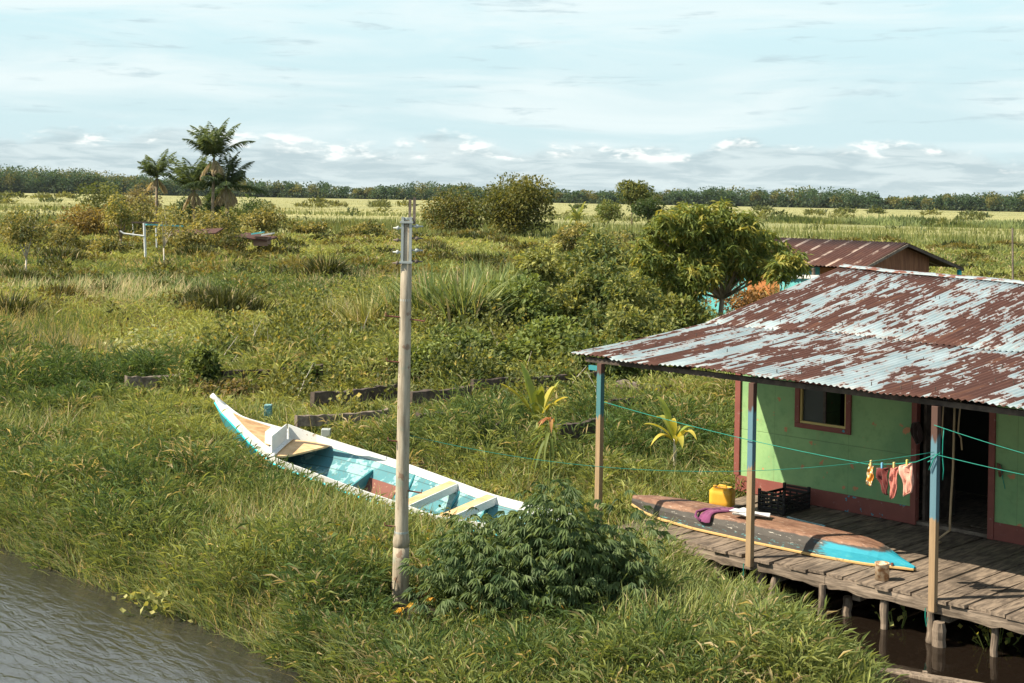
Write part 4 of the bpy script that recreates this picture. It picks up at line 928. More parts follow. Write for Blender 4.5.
def leafy_grass(name, n, y0, y1, seed, hs, L, W, label, pad=1.4, farf=False, tufts=4500, rad=.16):
    # tufts of short arching blades springing from leafy stems, with gaps between the tufts
    TX, TY, rg = wedge(tufts, y0, y1, seed, pad); ok = free(TX, TY, -.02); TX, TY = TX[ok], TY[ok]; m_ = len(TX)
    sc = np.maximum(1, TY / (22 if not farf else 34)); p1 = vnoise(TX, TY, 2.6 if not farf else 7, 4); p3 = vnoise(TX, TY + 90, 5 if not farf else 15, 3); p2 = vnoise(TX + 50, TY, 1.1 if not farf else 3, 2)
    th = hs * (.05 + 3.4 * np.clip(p1 - .26, 0, 1) ** 1.4 + .35 * p2) * rg.uniform(.6, 1.3, m_); sd = water_sd(TX, TY); th *= np.clip(.6 - sd, .5, 1)
    pr = np.hypot(TX - UP.x - .25, TY - UP.y + .7); th *= np.clip(pr / 1.4, .12, 1); th *= walk_low(TX, TY)
    nb = edge_sd(BOATP, TX, TY); th *= np.where(nb > -.7, .30, np.where(nb > -1.4, .58, 1))
    tr = rad * sc * rg.uniform(.6, 1.5, m_) * (1 + .5 * p2); tone = np.clip((p3 - .5) * 2.2 + .40 + rg.normal(0, .16, m_) + (.30 * np.clip((TY - 35) / 60, 0, 1) if farf else 0), 0, 1); tdry = rg.random(m_) < (.04 + .16 * np.clip((p2 - .6) * 6, 0, 1))
    k = rg.integers(0, m_, n); v = rg.uniform(.05, 1, n) ** .8; a_ = rg.uniform(0, 6.28, n); q = tr[k] * rg.random(n) ** .6 * (.55 + .6 * v)
    X, Y = TX[k] + np.cos(a_) * q, TY[k] + np.sin(a_) * q; ok = free(X, Y, .35); X, Y, k, v, a_ = X[ok], Y[ok], k[ok], v[ok], a_[ok]; n = len(X)
    z = gz(TX[k], TY[k]) + th[k] * v; D = np.stack([np.cos(a_) + rg.normal(0, .45, n), np.sin(a_) + rg.normal(0, .45, n), rg.uniform(.3, 2.2, n)], 1)
    c = mixc(G1, G2, np.clip(tone[k] + rg.normal(0, .14, n), 0, 1)); dry = (rg.random(n) < .04) | (tdry[k] & (rg.random(n) < .6)); c[dry] = mixc(G3, G4, rg.random(dry.sum())); c *= rg.uniform(.7, 1.25, (n, 1))
    l = L * sc[k] * rg.uniform(.5, 1.5, n); lv = LV().add(*leaf_arrays(np.stack([X, Y, z], 1), D, l, l * W, c, rg, .15, .28)); return tag(lv.build(name), label, 'grass', kind='stuff')
def walk_low(X, Y):  # the sward is thin where the old timbers lie
    r = np.ones(len(X))
    for (x0, y0, x1, y1) in WALK:
        a_, b_ = at(x0, y0 + 4, .15), at(x1, y1 + 4, .15); ex, ey = b_.x - a_.x, b_.y - a_.y; t_ = np.clip(((X - a_.x) * ex + (Y - a_.y) * ey) / (ex * ex + ey * ey), 0, 1)
        dx, dy = X - a_.x - t_ * ex, Y - a_.y - t_ * ey; r = np.where((np.abs(dx) < .4) & (dy < .2) & (dy > -2.2), np.minimum(r, .30), r)
    return r
WALK = [(530, 450, 545, 450), (545, 496, 553, 496), (668, 478, 680, 478), (126, 383, 196, 378), (240, 376, 300, 371), (322, 398, 392, 391), (296, 421, 388, 414), (410, 397, 470, 391), (418, 420, 474, 415), (500, 384, 596, 376), (556, 432, 598, 425), (610, 404, 652, 398), (620, 383, 668, 388), (472, 428, 500, 424), (268, 428, 272, 428), (324, 446, 328, 446), (155, 398, 159, 398)]
leafy_grass('bank_herbage', 340000, 12.0, 36, 24, .62, .19, .095, 'short leafy grass and herbs of the bank in uneven green patches', tufts=5200, rad=.17)
# --- middle meadow
def meadow(name, n, y0, y1, seed, hs, ws, label, segs=2):
    X, Y, rg = wedge(n, y0, y1, seed, 3); ok = free(X, Y); X, Y = X[ok], Y[ok]; n = len(X)
    p1 = vnoise(X, Y * .6, 7, 4); p2 = vnoise(X + 31, Y * .5, 3.1, 3); p3 = vnoise(X, Y + 90, 16, 3); far = np.clip((Y - 30) / 90, 0, 1)
    tuft = np.clip((p1 - .54) * 7, 0, 1)
    h = hs * (.45 + .6 * p2 + 1.2 * tuft) * rg.uniform(.6, 1.3, n); wd = ws * np.maximum(1, Y / 30) * rg.uniform(.7, 1.4, n)
    h *= walk_low(X, Y)
    f = np.clip(p3 * 1.1 - .2 + .45 * far + rg.normal(0, .15, n) - .5 * tuft, 0, 1); c = mixc(G1 * 1.0, G2 * 1.25, f)
    dry = rg.random(n) < (.16 + .30 * (p2 > .55)); c[dry] = mixc(G3, G4, rg.random(dry.sum())); c *= rg.uniform(.75, 1.25, (n, 1))
    o = grass_mesh(name, X, Y, gz(X, Y) - .03, h, wd, rg.uniform(.1, .6, n), rg.uniform(0, 6.28, n), c, segs=segs, seed=seed); return tag(o, label, 'grass', kind='stuff')
leafy_grass('meadow_herbage', 320000, 33, 135, 25, .40, .19, .13, 'leafy marsh herbs between the old walkway and the palms', 3, True, tufts=7500, rad=.34)
meadow('meadow_grass', 160000, 32, 140, 22, .42, .018, 'rough green and yellow marsh grass between the boat and the palms')
def weeds_mass(name, label, n_cl, y0, y1, seed, hs, ca, cb, per):
    rg = np.random.default_rng(seed); X0, Y0, _ = wedge(n_cl, y0, y1, seed, 3); r = rg.uniform(.35, 1.3, n_cl) * (Y0 / 55) ** .5; k = rg.choice(n_cl, n_cl * per, p=r ** 1.5 / (r ** 1.5).sum())
    n = len(k); a_ = rg.uniform(0, 6.28, n); q = rg.random(n) ** .6; X = X0[k] + np.cos(a_) * q * r[k]; Y = Y0[k] + np.sin(a_) * q * r[k] * .8; ok = free(X, Y) & free(X0[k], Y0[k] - 1); X, Y, q, k = X[ok], Y[ok], q[ok], k[ok]; n = len(X)
    z = gz(X, Y) + hs * (.5 + .8 * rg.random(n_cl))[k] * (1 - q ** 2 * .6) * rg.uniform(.3, 1, n) ** .6; D = rg.normal(0, .8, (n, 3)); D[:, 2] = np.abs(D[:, 2]) * .7 + .5
    tone = rg.random(n_cl)[k]; c = mixc(ca, cb, np.clip(tone + rg.normal(0, .18, n), 0, 1)) * rg.uniform(.7, 1.25, (n, 1)); l = .0042 * Y * rg.uniform(.6, 1.5, n)
    return tag(LV().add(*leaf_arrays(np.stack([X, Y, z * walk_low(X, Y)], 1), D, l, l * .28, c, rg, .15, .2)).build(name), label, 'weeds', kind='stuff')
weeds_mass('field_bushes', 'small distant bushes dotted over the far field', 80, 150, 520, 28, 1.5, rgb(.07, .10, .04), rgb(.2, .21, .08), 60)
weeds_mass('marsh_weeds', 'ragged darker marsh weeds scattered all over the meadow', 460, 38, 140, 26, .75, rgb(.045, .065, .02), rgb(.22, .19, .055), 170)
weeds_mass('bank_plants', 'taller leafy weeds sprouting here and there in the bank grass', 90, 15, 36, 27, .42, rgb(.06, .10, .028), rgb(.24, .25, .06), 190)
# --- far field
def far_field():
    X, Y, rg = wedge(170000, 84, 900, 23, 5, .42); n = len(X)
    band = vnoise(X * .25, Y, 22, 4); p2 = vnoise(X * .5, Y, 9, 3); dark = np.clip((band - .56) * 9, 0, 1) * np.clip((420 - Y) / 150, .0, 1) + (1.0 * ((Y > 135) & (Y < 190)) * (vnoise(X, Y, 8, 3) > .48))
    dark = np.clip(dark, 0, 1)
    h = .45 * rg.uniform(.6, 1.3, n) * (1 + dark * 2.2); wd = .0011 * Y * rg.uniform(.6, 1.4, n)
    c = mixc(rgb(.31, .30, .125), rgb(.19, .205, .085), rg.random(n)); c = c * (1 - dark[:, None]) + mixc(rgb(.09, .13, .045), rgb(.20, .22, .07), rg.random(n)) * dark[:, None]
    c *= rg.uniform(.8, 1.2, (n, 1)); o = grass_mesh('far_field_grass', X, Y, np.zeros(n), h, wd, rg.uniform(0, .4, n), rg.uniform(0, 6.28, n), c, segs=1, seed=5); tag(o, 'pale yellow grassland with darker reed bands reaching to the far woods', 'grassland', kind='stuff')
far_field()
# --- creepers (broad leaves) over the ruined walkway
def creeper(name, n, boxf, seed, lsz, hmax, ca, cb, label, cat='creepers'):
    rg = np.random.default_rng(seed); X, Y = boxf(rg, n); ok = free(X, Y); X, Y = X[ok], Y[ok]; n = len(X)
    p = vnoise(X, Y, 1.8, 3); z = gz(X, Y) + hmax * (.25 + 1.1 * p) * rg.random(n) ** .6
    D = rg.normal(0, 1, (n, 3)); z = gz(X, Y) + (z - gz(X, Y)) * walk_low(X, Y) * np.clip(np.hypot(X - UP.x - .25, Y - UP.y + .4) / 1.2, .1, 1); D[:, 2] = np.abs(D[:, 2]) * .5; L = lsz * rg.uniform(.6, 1.4, n)
    f = np.clip(vnoise(X, Y, 4, 2) * 1.4 - .3 + rg.normal(0, .25, n), 0, 1); c = mixc(ca, cb, f); y_ = rg.random(n) < .05; c[y_] = rgb(.42, .32, .07); c *= rg.uniform(.75, 1.25, (n, 1))
    lv = LV().add(*leaf_arrays(np.stack([X, Y, z], 1), D, L, L * .75, c, rg, .15)); return tag(lv.build(name), label, cat, kind='stuff')
def region(poly, zref=.4):
    pts = [at(x, y, zref) for x, y in poly]; P = [(p.x, p.y) for p in pts]; x0, x1 = min(p[0] for p in P), max(p[0] for p in P); y0, y1 = min(p[1] for p in P), max(p[1] for p in P)
    def f(rg, n):
        X = rg.uniform(x0, x1, n * 3); Y = y0 + (y1 - y0) * rg.random(n * 3); ok = edge_sd(P, X, Y) > rg.uniform(-1.0, .6, n * 3); X, Y = X[ok][:n], Y[ok][:n]; return X, Y
    return f
def mounds(name, nm, n, boxf, seed, lsz, hmax, ca, cb, label, W=.7, rr=(.25, .75)):
    rg = np.random.default_rng(seed); MX, MY = boxf(rg, nm); nm = len(MX); mr = rg.uniform(*rr, nm); mh = hmax * rg.uniform(.3, 1.1, nm) * walk_low(MX, MY); tone = rg.random(nm)
    k = rg.choice(nm, n, p=mr ** 2 / (mr ** 2).sum()); d = norm(rg.normal(0, 1, (n, 3))); d[:, 2] = np.abs(d[:, 2]); f = rg.uniform(.6, 1.02, n); X = MX[k] + d[:, 0] * mr[k] * f; Y = MY[k] + d[:, 1] * mr[k] * f; Z_ = gz(X, Y) + d[:, 2] * mh[k] * f
    ok = free(X, Y); X, Y, Z_, k, d = X[ok], Y[ok], Z_[ok], k[ok], d[ok]; n = len(X); D = d + rg.normal(0, .6, (n, 3)); c = mixc(ca, cb, np.clip(tone[k] * .7 + rg.normal(.15, .2, n), 0, 1)) * rg.uniform(.7, 1.25, (n, 1)); y_ = rg.random(n) < .03; c[y_] = rgb(.45, .36, .10)
    l = lsz * rg.uniform(.6, 1.4, n); return tag(LV().add(*leaf_arrays(np.stack([X, Y, Z_], 1), D, l, l * W, c, rg, .15)).build(name), label, 'creepers', kind='stuff')
mounds('creeper_cover', 300, 75000, region([(185, 418), (225, 350), (420, 335), (600, 350), (735, 385), (735, 435), (600, 428), (480, 432), (330, 425), (240, 405)]), 31, .095, .85, rgb(.06, .085, .025), rgb(.27, .27, .085), 'tangled low creepers growing over the ruined walkway behind the boat')
mounds('creeper_tangle', 120, 42000, region([(232, 392), (250, 345), (330, 312), (430, 330), (560, 340), (600, 385), (480, 400), (330, 405)]), 39, .11, 1.35, rgb(.05, .075, .022), rgb(.25, .27, .08), 'taller tangle of creepers and leafy weeds behind the ruined walkway', rr=(.35, .95))
def twigs(name, n, boxf, seed, hmax, label):
    rg = random.Random(seed); X, Y = boxf(np.random.default_rng(seed), n); b = MB()
    for x, y in zip(X, Y):
        p = Vector((x, y, gz1(x, y))); e = p + Vector((rg.uniform(-.7, .7), rg.uniform(-.4, .4), rg.uniform(.3, 1) * hmax)); b.tube([p, p.lerp(e, .5) + Vector((rg.uniform(-.1, .1), 0, .1)), e], [.014, .01, .004], 4)
    tag(b.build(name, M['pale_bark']), label, 'twigs', kind='stuff')
twigs('dry_twigs', 130, region([(190, 400), (240, 350), (420, 300), (640, 300), (700, 380), (600, 420), (330, 415)]), 37, 1.1, 'bare pale twigs and stems sticking out of the creepers and the thicket')
creeper('broad_leaf_weeds', 1600, region([(85, 358), (130, 338), (190, 350), (180, 375), (120, 375)]), 33, .16, .50, rgb(.14, .2, .06), rgb(.5, .48, .25), 'pale broad leaved weeds in the grass left of the vine covered stump', 'weeds')
creeper('low_weeds', 26000, region([(190, 350), (240, 318), (420, 300), (470, 330), (420, 345), (230, 362)]), 35, .10, .5, rgb(.10, .14, .035), rgb(.28, .27, .07), 'low leafy weeds between the grass and the creepers behind the boat', 'weeds')
creeper('bank_weeds', 3000, region([(300, 560), (420, 540), (640, 600), (760, 640), (700, 690), (350, 690)], .1), 36, .07, .45, rgb(.07, .12, .03), rgb(.20, .22, .06), 'small leafy weeds among the grass at the foot of the bank', 'weeds')

# --- woody plants
def crown(C, r, n, L, W, ca, cb, rg, droop=.25, out=.9, flat=1.0, clump=.5):
    C = np.asarray(C); r = np.asarray(r); k = rg.choice(len(C), n, p=r ** 2 / (r ** 2).sum()); d = norm(rg.normal(0, 1, (n, 3))); rad = r[k] * rg.uniform(.45, 1.06, n) ** .7
    P = C[k] + d * rad[:, None] * np.array([1, 1, flat]); D = d * out + rg.normal(0, .6, (n, 3)); D[:, 2] -= droop
    f = np.clip(rg.normal(.45, .25, n) + clump * (rg.random(len(C))[k] - .5), 0, 1); c = mixc(ca, cb, f) * rg.uniform(.75, 1.25, (n, 1))
    l = L * rg.uniform(.65, 1.35, n); return leaf_arrays(P, D, l, l * W, c, rg, .2, droop * .3)
def bush(name, label, cat, base, wid, hgt, seed, ca, cb, L, n, W=.5, trunk=.0, K=14, droop=.25, group=None, tmat='bark', flat=.8, depth=None, limbs=5):
    """base: world point; trunk: bare height below the crown"""
    rg = np.random.default_rng(seed); base = Vector(base); root = thing(name, label, cat, base, group); dp = depth or wid
    cz0 = trunk; ch = hgt - trunk; C = []; r = []
    K = int(K * 2)
    for k in range(K):
        d = norm(rg.normal(0, 1, (1, 3)))[0]; rr = rg.uniform(.35, 1.08); q = np.array([d[0] * wid * .5 * rr * .78, d[1] * dp * .5 * rr * .78, cz0 + ch * .5 + d[2] * ch * .5 * rr * .80])
        C.append(np.array(base) + q); r.append(rg.uniform(.11, .21) * min(wid, ch * 1.6))
    r = np.array(r); r = np.minimum(r, ch * .42)
    n = int(n * 1.9); L = L * 1.1
    LV().add(*crown(C, r, n, L, W * 1.15, ca, cb, rg, droop, flat=flat, clump=.8)).build('crown', root)
    b = MB(); tr = max(.02, (.012 if tmat == 'pale_bark' else .020) * hgt); rd = random.Random(seed); fork = base + Vector((rd.uniform(-.05, .05), 0, max(trunk * .8, hgt * .22)))
    b.tube([base - UPV * .2, base.lerp(fork, .5) + Vector((rd.uniform(-.04, .04), 0, 0)), fork], [tr * 1.2, tr, tr * .85], 7)
    for k in range(limbs):
        c_ = Vector(C[rd.randrange(K)]); mid = fork.lerp(c_, .5) + Vector((rd.uniform(-.1, .1), rd.uniform(-.1, .1), .08 * hgt)); b.tube([fork, mid, c_], [tr * .7, tr * .45, tr * .18], 5)
    b.build('trunk', M[tmat], root, smooth=True); return root
OL1, OL2, OL3 = rgb(.070, .100, .032), rgb(.24, .25, .080), rgb(.40, .35, .13)
DG1, DG2 = rgb(.04, .075, .025), rgb(.11, .16, .045)
def pb(px, py, z=.15): return at(px, py, z)
def veg(name, label, cat, x0, x1, ytop, ybase, seed, ca, cb, n, Lpx=3.2, W=.5, trunkf=0, yb=None, **kw):
    """a bush filling the given picture extent, standing where its foot meets the ground"""
    e_ = (x1 - x0) * .08; x0 -= e_; x1 += e_; ytop -= e_ * .5; base = at((x0 + x1) / 2, ybase, .12); d = base.y; k = d / FPX; return bush(name, label, cat, base, (x1 - x0) * k, (ybase - ytop) * k, seed, ca, cb, Lpx * k, n, W, trunk=trunkf * (ybase - ytop) * k, **kw)
veg('young_tree', 'young yellow green tree on a thin pale trunk, leftmost in the field', 'tree', 2, 50, 205, 287, 41, OL1, OL3, 900, 3.0, trunkf=.42, tmat='pale_bark')
veg('narrow_tree', 'narrow dark topped tree with a bare trunk left of the white post frame', 'tree', 104, 136, 194, 262, 42, DG2, OL3, 600, 3.0, trunkf=.42)
veg('sapling', 'thin sparse sapling with a few yellow leaves just right of the white post', 'sapling', 150, 178, 205, 273, 43, OL2, OL3, 110, 3.4, trunkf=.45, tmat='pale_bark')
veg('vine_covered_stump', 'slim stump wrapped in brown green vines below the tall palm', 'stump', 222, 246, 226, 264, 44, OL1, rgb(.26, .2, .08), 520, 2.6)
veg('round_bush', 'dense dark green round bush standing just right of the palms', 'bush', 236, 277, 198, 228, 45, DG1, DG2, 1300, 2.2)
veg('brown_bush', 'broad rusty brown and yellow bush at the left, below the far wood', 'bush', 56, 116, 205, 243, 46, rgb(.10, .08, .03), rgb(.36, .27, .08), 1300, 3.0)
veg('olive_bush', 'tall olive bush behind the rusty brown bush at the left', 'bush', 72, 126, 183, 226, 47, OL1, OL2, 1300, 2.6)
veg('grey_bush', 'dome shaped dry grey green bush under the left palm', 'bush', 115, 160, 183, 226, 48, rgb(.12, .11, .06), rgb(.28, .24, .12), 1300, 2.3)
veg('dark_bush', 'dark bush standing at the foot of the tall palm', 'bush', 166, 206, 200, 232, 49, DG1, OL1, 1100, 2.6)
veg('yellow_bush', 'yellow green bush in front of the lower palm', 'bush', 182, 222, 210, 246, 50, OL1, OL3, 900, 3.0)
veg('leafy_bush', 'yellow green leafy bush between the white frame and the fallen hut', 'bush', 172, 216, 222, 262, 51, OL1, OL3, 900, 3.2)
veg('mixed_bush', 'green bush hiding the base of the right palm', 'bush', 214, 246, 205, 236, 52, DG2, OL2, 700, 3.0)
veg('pale_bush', 'low pale bush against the fallen pink wall of the hut', 'bush', 232, 262, 226, 252, 53, OL2, rgb(.4, .35, .15), 420, 3.0)
veg('large_bush', 'large round olive bush just right of the utility pole top', 'bush', 424, 486, 188, 240, 54, OL1, rgb(.26, .22, .07), 3200, 2.8, K=22)
veg('large_bush', 'largest tall dark green bushy tree in the middle distance', 'tree', 474, 556, 177, 243, 55, rgb(.06, .085, .022), rgb(.21, .20, .05), 5200, 3.0, K=30)
t_ = veg('layered_tree', 'flat layered dark tree rising above the field left of the leafy tree', 'tree', 612, 651, 181, 226, 56, DG1, OL2, 1500, 2.6, trunkf=.45, K=14, flat=.5)
veg('layered_tree', 'lower spreading dark tree touching the flat layered one on its right', 'tree', 630, 668, 198, 232, 57, DG1, OL1, 1000, 2.6, trunkf=.3, flat=.5)
veg('small_bush', 'small olive bush left of the flat layered tree', 'bush', 592, 618, 198, 226, 58, DG2, OL2, 600, 2.6)
for k, (x0, x1, y0, y1, lb) in enumerate(((0, 40, 214, 246, 'pale yellow bush behind the leftmost young tree'), (44, 84, 226, 256, 'low pale bush between the young tree and the rusty brown bush'), (112, 160, 206, 244, 'yellowish bush under the separate left palm'), (150, 196, 218, 250, 'pale yellow bush just behind the white post frame'),
    (196, 238, 218, 256, 'pale yellow bush in front of the tall palm trunk'), (238, 284, 216, 240, 'low yellow bush below the dark round bush'), (204, 232, 196, 226, 'dark foliage mass between the two right palms'), (92, 128, 236, 262, 'small light bush at the foot of the narrow tree'), (284, 330, 222, 240, 'low olive bush at the edge of the far field'), (340, 400, 224, 242, 'low olive bush left of the utility pole top'))):
    veg('pale_shrub', lb, 'shrub', x0, x1, y0 - (9 if 2 <= k <= 6 else 0), y1, 300 + k, OL1 if k != 6 else DG1, OL3 if k != 6 else OL1, 1100, 2.9, group='shrubs around the palms')
for k, (x0, x1, y0, y1, lb, c_) in enumerate(((556, 600, 222, 262, 'yellow leaved bush under the spiky banana clump', OL3), (596, 650, 228, 275, 'yellow green bush under the flat layered tree', OL3), (640, 690, 214, 262, 'light green bush behind the leafy tree', OL2), (520, 572, 258, 300, 'leafy light green shrub at the upper left of the thicket', OL3))):
    veg('field_shrub', lb, 'shrub', x0, x1, y0, y1, 70 + k, OL1, c_, 1100, 3.6)
# leafy tree with drooping leaves
base = at(718, 346, .12); K = base.y / FPX
lt = thing('leafy_tree', 'leafy tree with long drooping leaves standing between the two houses', 'tree', base)
rg = np.random.default_rng(77); C = []; r = []
for (px, py, rr) in [(660, 250, 24), (672, 236, 22), (692, 226, 22), (715, 222, 20), (738, 230, 20), (752, 244, 20), (772, 252, 18), (788, 262, 13), (668, 268, 22), (690, 258, 26), (660, 290, 17), (690, 288, 18), (640, 246, 9), (652, 232, 9), (682, 212, 10), (724, 208, 10), (764, 236, 11), (798, 268, 9), (800, 258, 7), (645, 276, 11), (714, 250, 26), (736, 256, 22), (758, 268, 20), (700, 276, 22), (676, 284, 16), (728, 274, 18), (648, 262, 13), (700, 216, 12), (780, 272, 14), (745, 222, 12), (665, 222, 12)]:
    q = atd(px, py, base.y + rg.uniform(-1.6, 1.4)); C.append(np.array(q)); r.append(rr * K)
n = 21000; r = np.array(r) * .98; k = rg.choice(len(C), n, p=r ** 2 / (r ** 2).sum()); d = norm(rg.normal(0, 1, (n, 3))); d[:, 2] = d[:, 2] * .8 + .15; rad = r[k] * rg.uniform(.3, 1.05, n) ** .6
# whorls: leaves gathered round shoot tips
tips = np.array(C)[k] + d * rad[:, None]; wh = rg.integers(0, n // 9, n); tipw = tips[wh]; kk = k[wh]
D = rg.normal(0, .75, (n, 3)); D[:, 2] = -rg.uniform(-.2, 1.1, n); hgt_ = (tipw[:, 2] - tipw[:, 2].min()) / np.ptp(tipw[:, 2])
f = np.clip(rg.normal(.52, .25, n), 0, 1); c = mixc(rgb(.06, .10, .028), rgb(.25, .30, .075), f); new = (rg.random(n // 9)[wh] < .22); c[new] = mixc(rgb(.26, .27, .06), rgb(.42, .38, .09), rg.random(new.sum()))
LV().add(*leaf_arrays(tipw + rg.normal(0, .05, (n, 3)), D, .25 * rg.uniform(.6, 1.3, n), .07 * rg.uniform(.8, 1.3, n), c, rg, .15, .15)).build('crown', lt)
b = MB(); fk = base + Vector((.1, 0, 1.5))
b.tube([base - UPV * .2, base + Vector((.05, 0, .8)), fk], [.10, .085, .075], 9)
for q in C[:18]:
    q = Vector(q); mid = fk.lerp(q, .45) + Vector((0, 0, .15)); b.tube([fk, mid, q], [.045, .03, .010], 6)
b.tube([base + Vector((-.1, 0, -.2)), at(700, 320, 1.6) if False else base + Vector((-1.0, 0, 2.2))], [.06, .03], 6)
b.build('trunk', M['bark'], lt, smooth=True)
veg('dry_shrub', 'shrub of dry orange brown leaves under the right side of the leafy tree', 'shrub', 706, 786, 276, 338, 80, rgb(.13, .08, .035), rgb(.42, .25, .11), 1100, 4.2)
veg('green_shrub', 'dark green shrub at the foot of the leafy tree trunk', 'shrub', 650, 716, 292, 352, 81, DG2, OL2, 1400, 5)
# thicket in front of it
OL1, OL2, OL3 = rgb(.062, .100, .032), rgb(.21, .26, .075), rgb(.36, .37, .12)
for k, (x0, x1, y0, y1, lb, ca_, cb_, n_, W_) in enumerate((
    (480, 560, 268, 352, 'dark green leafy shrub in the thicket just right of the tall cane grass', DG2, OL2, 2600, .55),
    (545, 622, 262, 350, 'tall yellow green shrub in the middle of the thicket', OL1, OL3, 2800, .45),
    (590, 664, 276, 362, 'yellow green shrub of the thicket above the far roof corner', OL1, OL3, 2600, .45),
    (626, 690, 256, 330, 'pale green shrub at the left of the leafy tree', OL1, OL2, 2200, .4),
    (500, 585, 318, 392, 'low dense dark shrub at the front of the thicket', DG2, OL2, 3000, .6),
    (420, 505, 332, 392, 'low leafy shrub right of the pole at the foot of the cane grass', OL1, OL2, 2600, .6),
    (560, 640, 335, 398, 'low shrub under the far corner of the rusty roof', OL1, OL2, 2400, .5),
    (506, 566, 240, 318, 'tall light shrub rising at the upper left of the thicket', OL1, OL3, 1800, .45),
    (560, 640, 236, 310, 'tallest yellow green shrub of the thicket, right above its middle', OL1, OL3, 2200, .45),
    (440, 500, 290, 356, 'leafy shrub among the canes right of the utility pole', OL1, OL3, 1800, .5),
    (600, 668, 305, 372, 'shrub of the thicket just above the roof edge', OL1, OL3, 2200, .5),
    (392, 468, 346, 398, 'low shrub growing round the utility pole at the front of the canes', OL1, OL2, 2200, .55),
    (318, 400, 350, 400, 'low brownish shrub left of the utility pole behind the boat', OL1, OL3, 2200, .5),
    (238, 322, 362, 402, 'lowest leafy mound between the boat bow and the pole', DG2, OL2, 2200, .55),
    (440, 520, 360, 408, 'low shrub over the dark beams behind the yellow banana shoot', OL1, OL3, 2000, .5),
    (528, 610, 372, 412, 'low green mound behind the far left roof post', OL1, OL2, 1800, .5),
    (640, 742, 352, 398, 'shrub showing under the roof between the two left posts', OL1, OL2, 2400, .5),
    (566, 612, 238, 290, 'sparse light shrub at the top of the thicket', OL1, OL3, 1100, .45))):
    veg('thicket_shrub', lb, 'shrub', x0, x1, y0, y1, 90 + k, ca_, cb_, n_, 5.2, W_, K=20, group='shrubs of the thicket beside the house')
veg('vine_covered_post', 'leafy creeper covered post left of the boat bow', 'creeper', 186, 224, 336, 412, 110, DG1, OL2, 1500, 4.2, .6)
veg('vine_mound', 'brownish creeper mound at the foot of the creeper covered post', 'creeper', 180, 262, 376, 415, 111, OL1, rgb(.28, .2, .09), 1500, 4.2, .6)

# --- reed and cane clumps, tussocks
def clump(name, label, cat, px, py, wpx, hpx, n, seed, ca, cb, wd=.9, lean=(.1, .7), bladepx=1.1, z=.1, group=None):
    base = at(px, py, z); k = base.y / FPX; rg = np.random.default_rng(seed); r = wpx * k / 2
    X = base.x + rg.normal(0, .42, n) * r; Y = base.y + rg.normal(0, .42, n) * r * .7; h = hpx * k * rg.uniform(.45, 1.1, n) * (1.15 - .4 * np.abs(X - base.x) / r)
    ang = np.arctan2(Y - base.y, X - base.x) + rg.normal(0, .8, n); c = mixc(ca, cb, rg.random(n)) * rg.uniform(.8, 1.2, (n, 1)); dr_ = rg.random(n) < .08; c[dr_] = G4
    o = grass_mesh(name, X, Y, gz(X, Y) - .04, np.maximum(h, .1), bladepx * k * rg.uniform(.7, 1.4, n), rg.uniform(*lean, n), ang, c, seed=seed, loc=base, stiff=.45); return tag(o, label, cat, group)
CG1, CG2 = rgb(.12, .19, .07), rgb(.32, .36, .15)
clump('cane_clump', 'tall cane grass clump just right of the utility pole', 'cane', 432, 352, 60, 80, 520, 121, CG1, CG2, bladepx=3.0, lean=(.08, .62))
clump('cane_clump', 'tall cane grass clump in the middle of the canes right of the pole', 'cane', 462, 356, 55, 84, 480, 122, CG1, CG2, bladepx=3.0, lean=(.08, .62))
clump('cane_clump', 'tall cane grass clump touching the dark thicket shrub', 'cane', 490, 345, 50, 78, 420, 123, CG1, CG2, bladepx=3.0, lean=(.08, .62))
clump('cane_clump', 'small cane clump between the pale yellowing canes and the lone dark weed', 'cane', 338, 340, 46, 40, 260, 128, rgb(.16, .2, .07), rgb(.4, .38, .18), bladepx=2.4, lean=(.05, .4))
clump('cane_clump', 'pale cane clump standing behind the middle canes', 'cane', 476, 318, 60, 50, 300, 129, CG1, CG2, bladepx=2.6, lean=(.04, .35))
clump('cane_clump', 'short pale cane clump at the upper left edge of the thicket', 'cane', 520, 312, 50, 50, 260, 130, CG1, CG2, bladepx=2.6, lean=(.04, .35))
clump('cane_clump', 'pale yellowing cane clump just left of the utility pole', 'cane', 366, 352, 60, 55, 420, 124, rgb(.2, .24, .07), rgb(.42, .38, .16), bladepx=2.0)
clump('cane_clump', 'cane grass clump growing close behind the utility pole', 'cane', 398, 350, 50, 66, 380, 125, CG1, CG2, bladepx=2.0)
clump('cane_clump', 'long dark leaved clump at the foot of the leafy tree', 'cane', 668, 348, 60, 60, 420, 126, rgb(.07, .12, .035), CG2, bladepx=3.0, lean=(.08, .62))
clump('cane_clump', 'cane blades rising beside the leafy tree on its left', 'cane', 640, 330, 50, 58, 300, 131, CG1, CG2, bladepx=2.4, lean=(.08, .6))
clump('cane_clump', 'upright green blades in front of the turquoise wall of the second house', 'cane', 785, 335, 34, 56, 160, 127, CG1, CG2, bladepx=2.0)
TG1, TG2 = rgb(.035, .048, .016), rgb(.10, .11, .035)
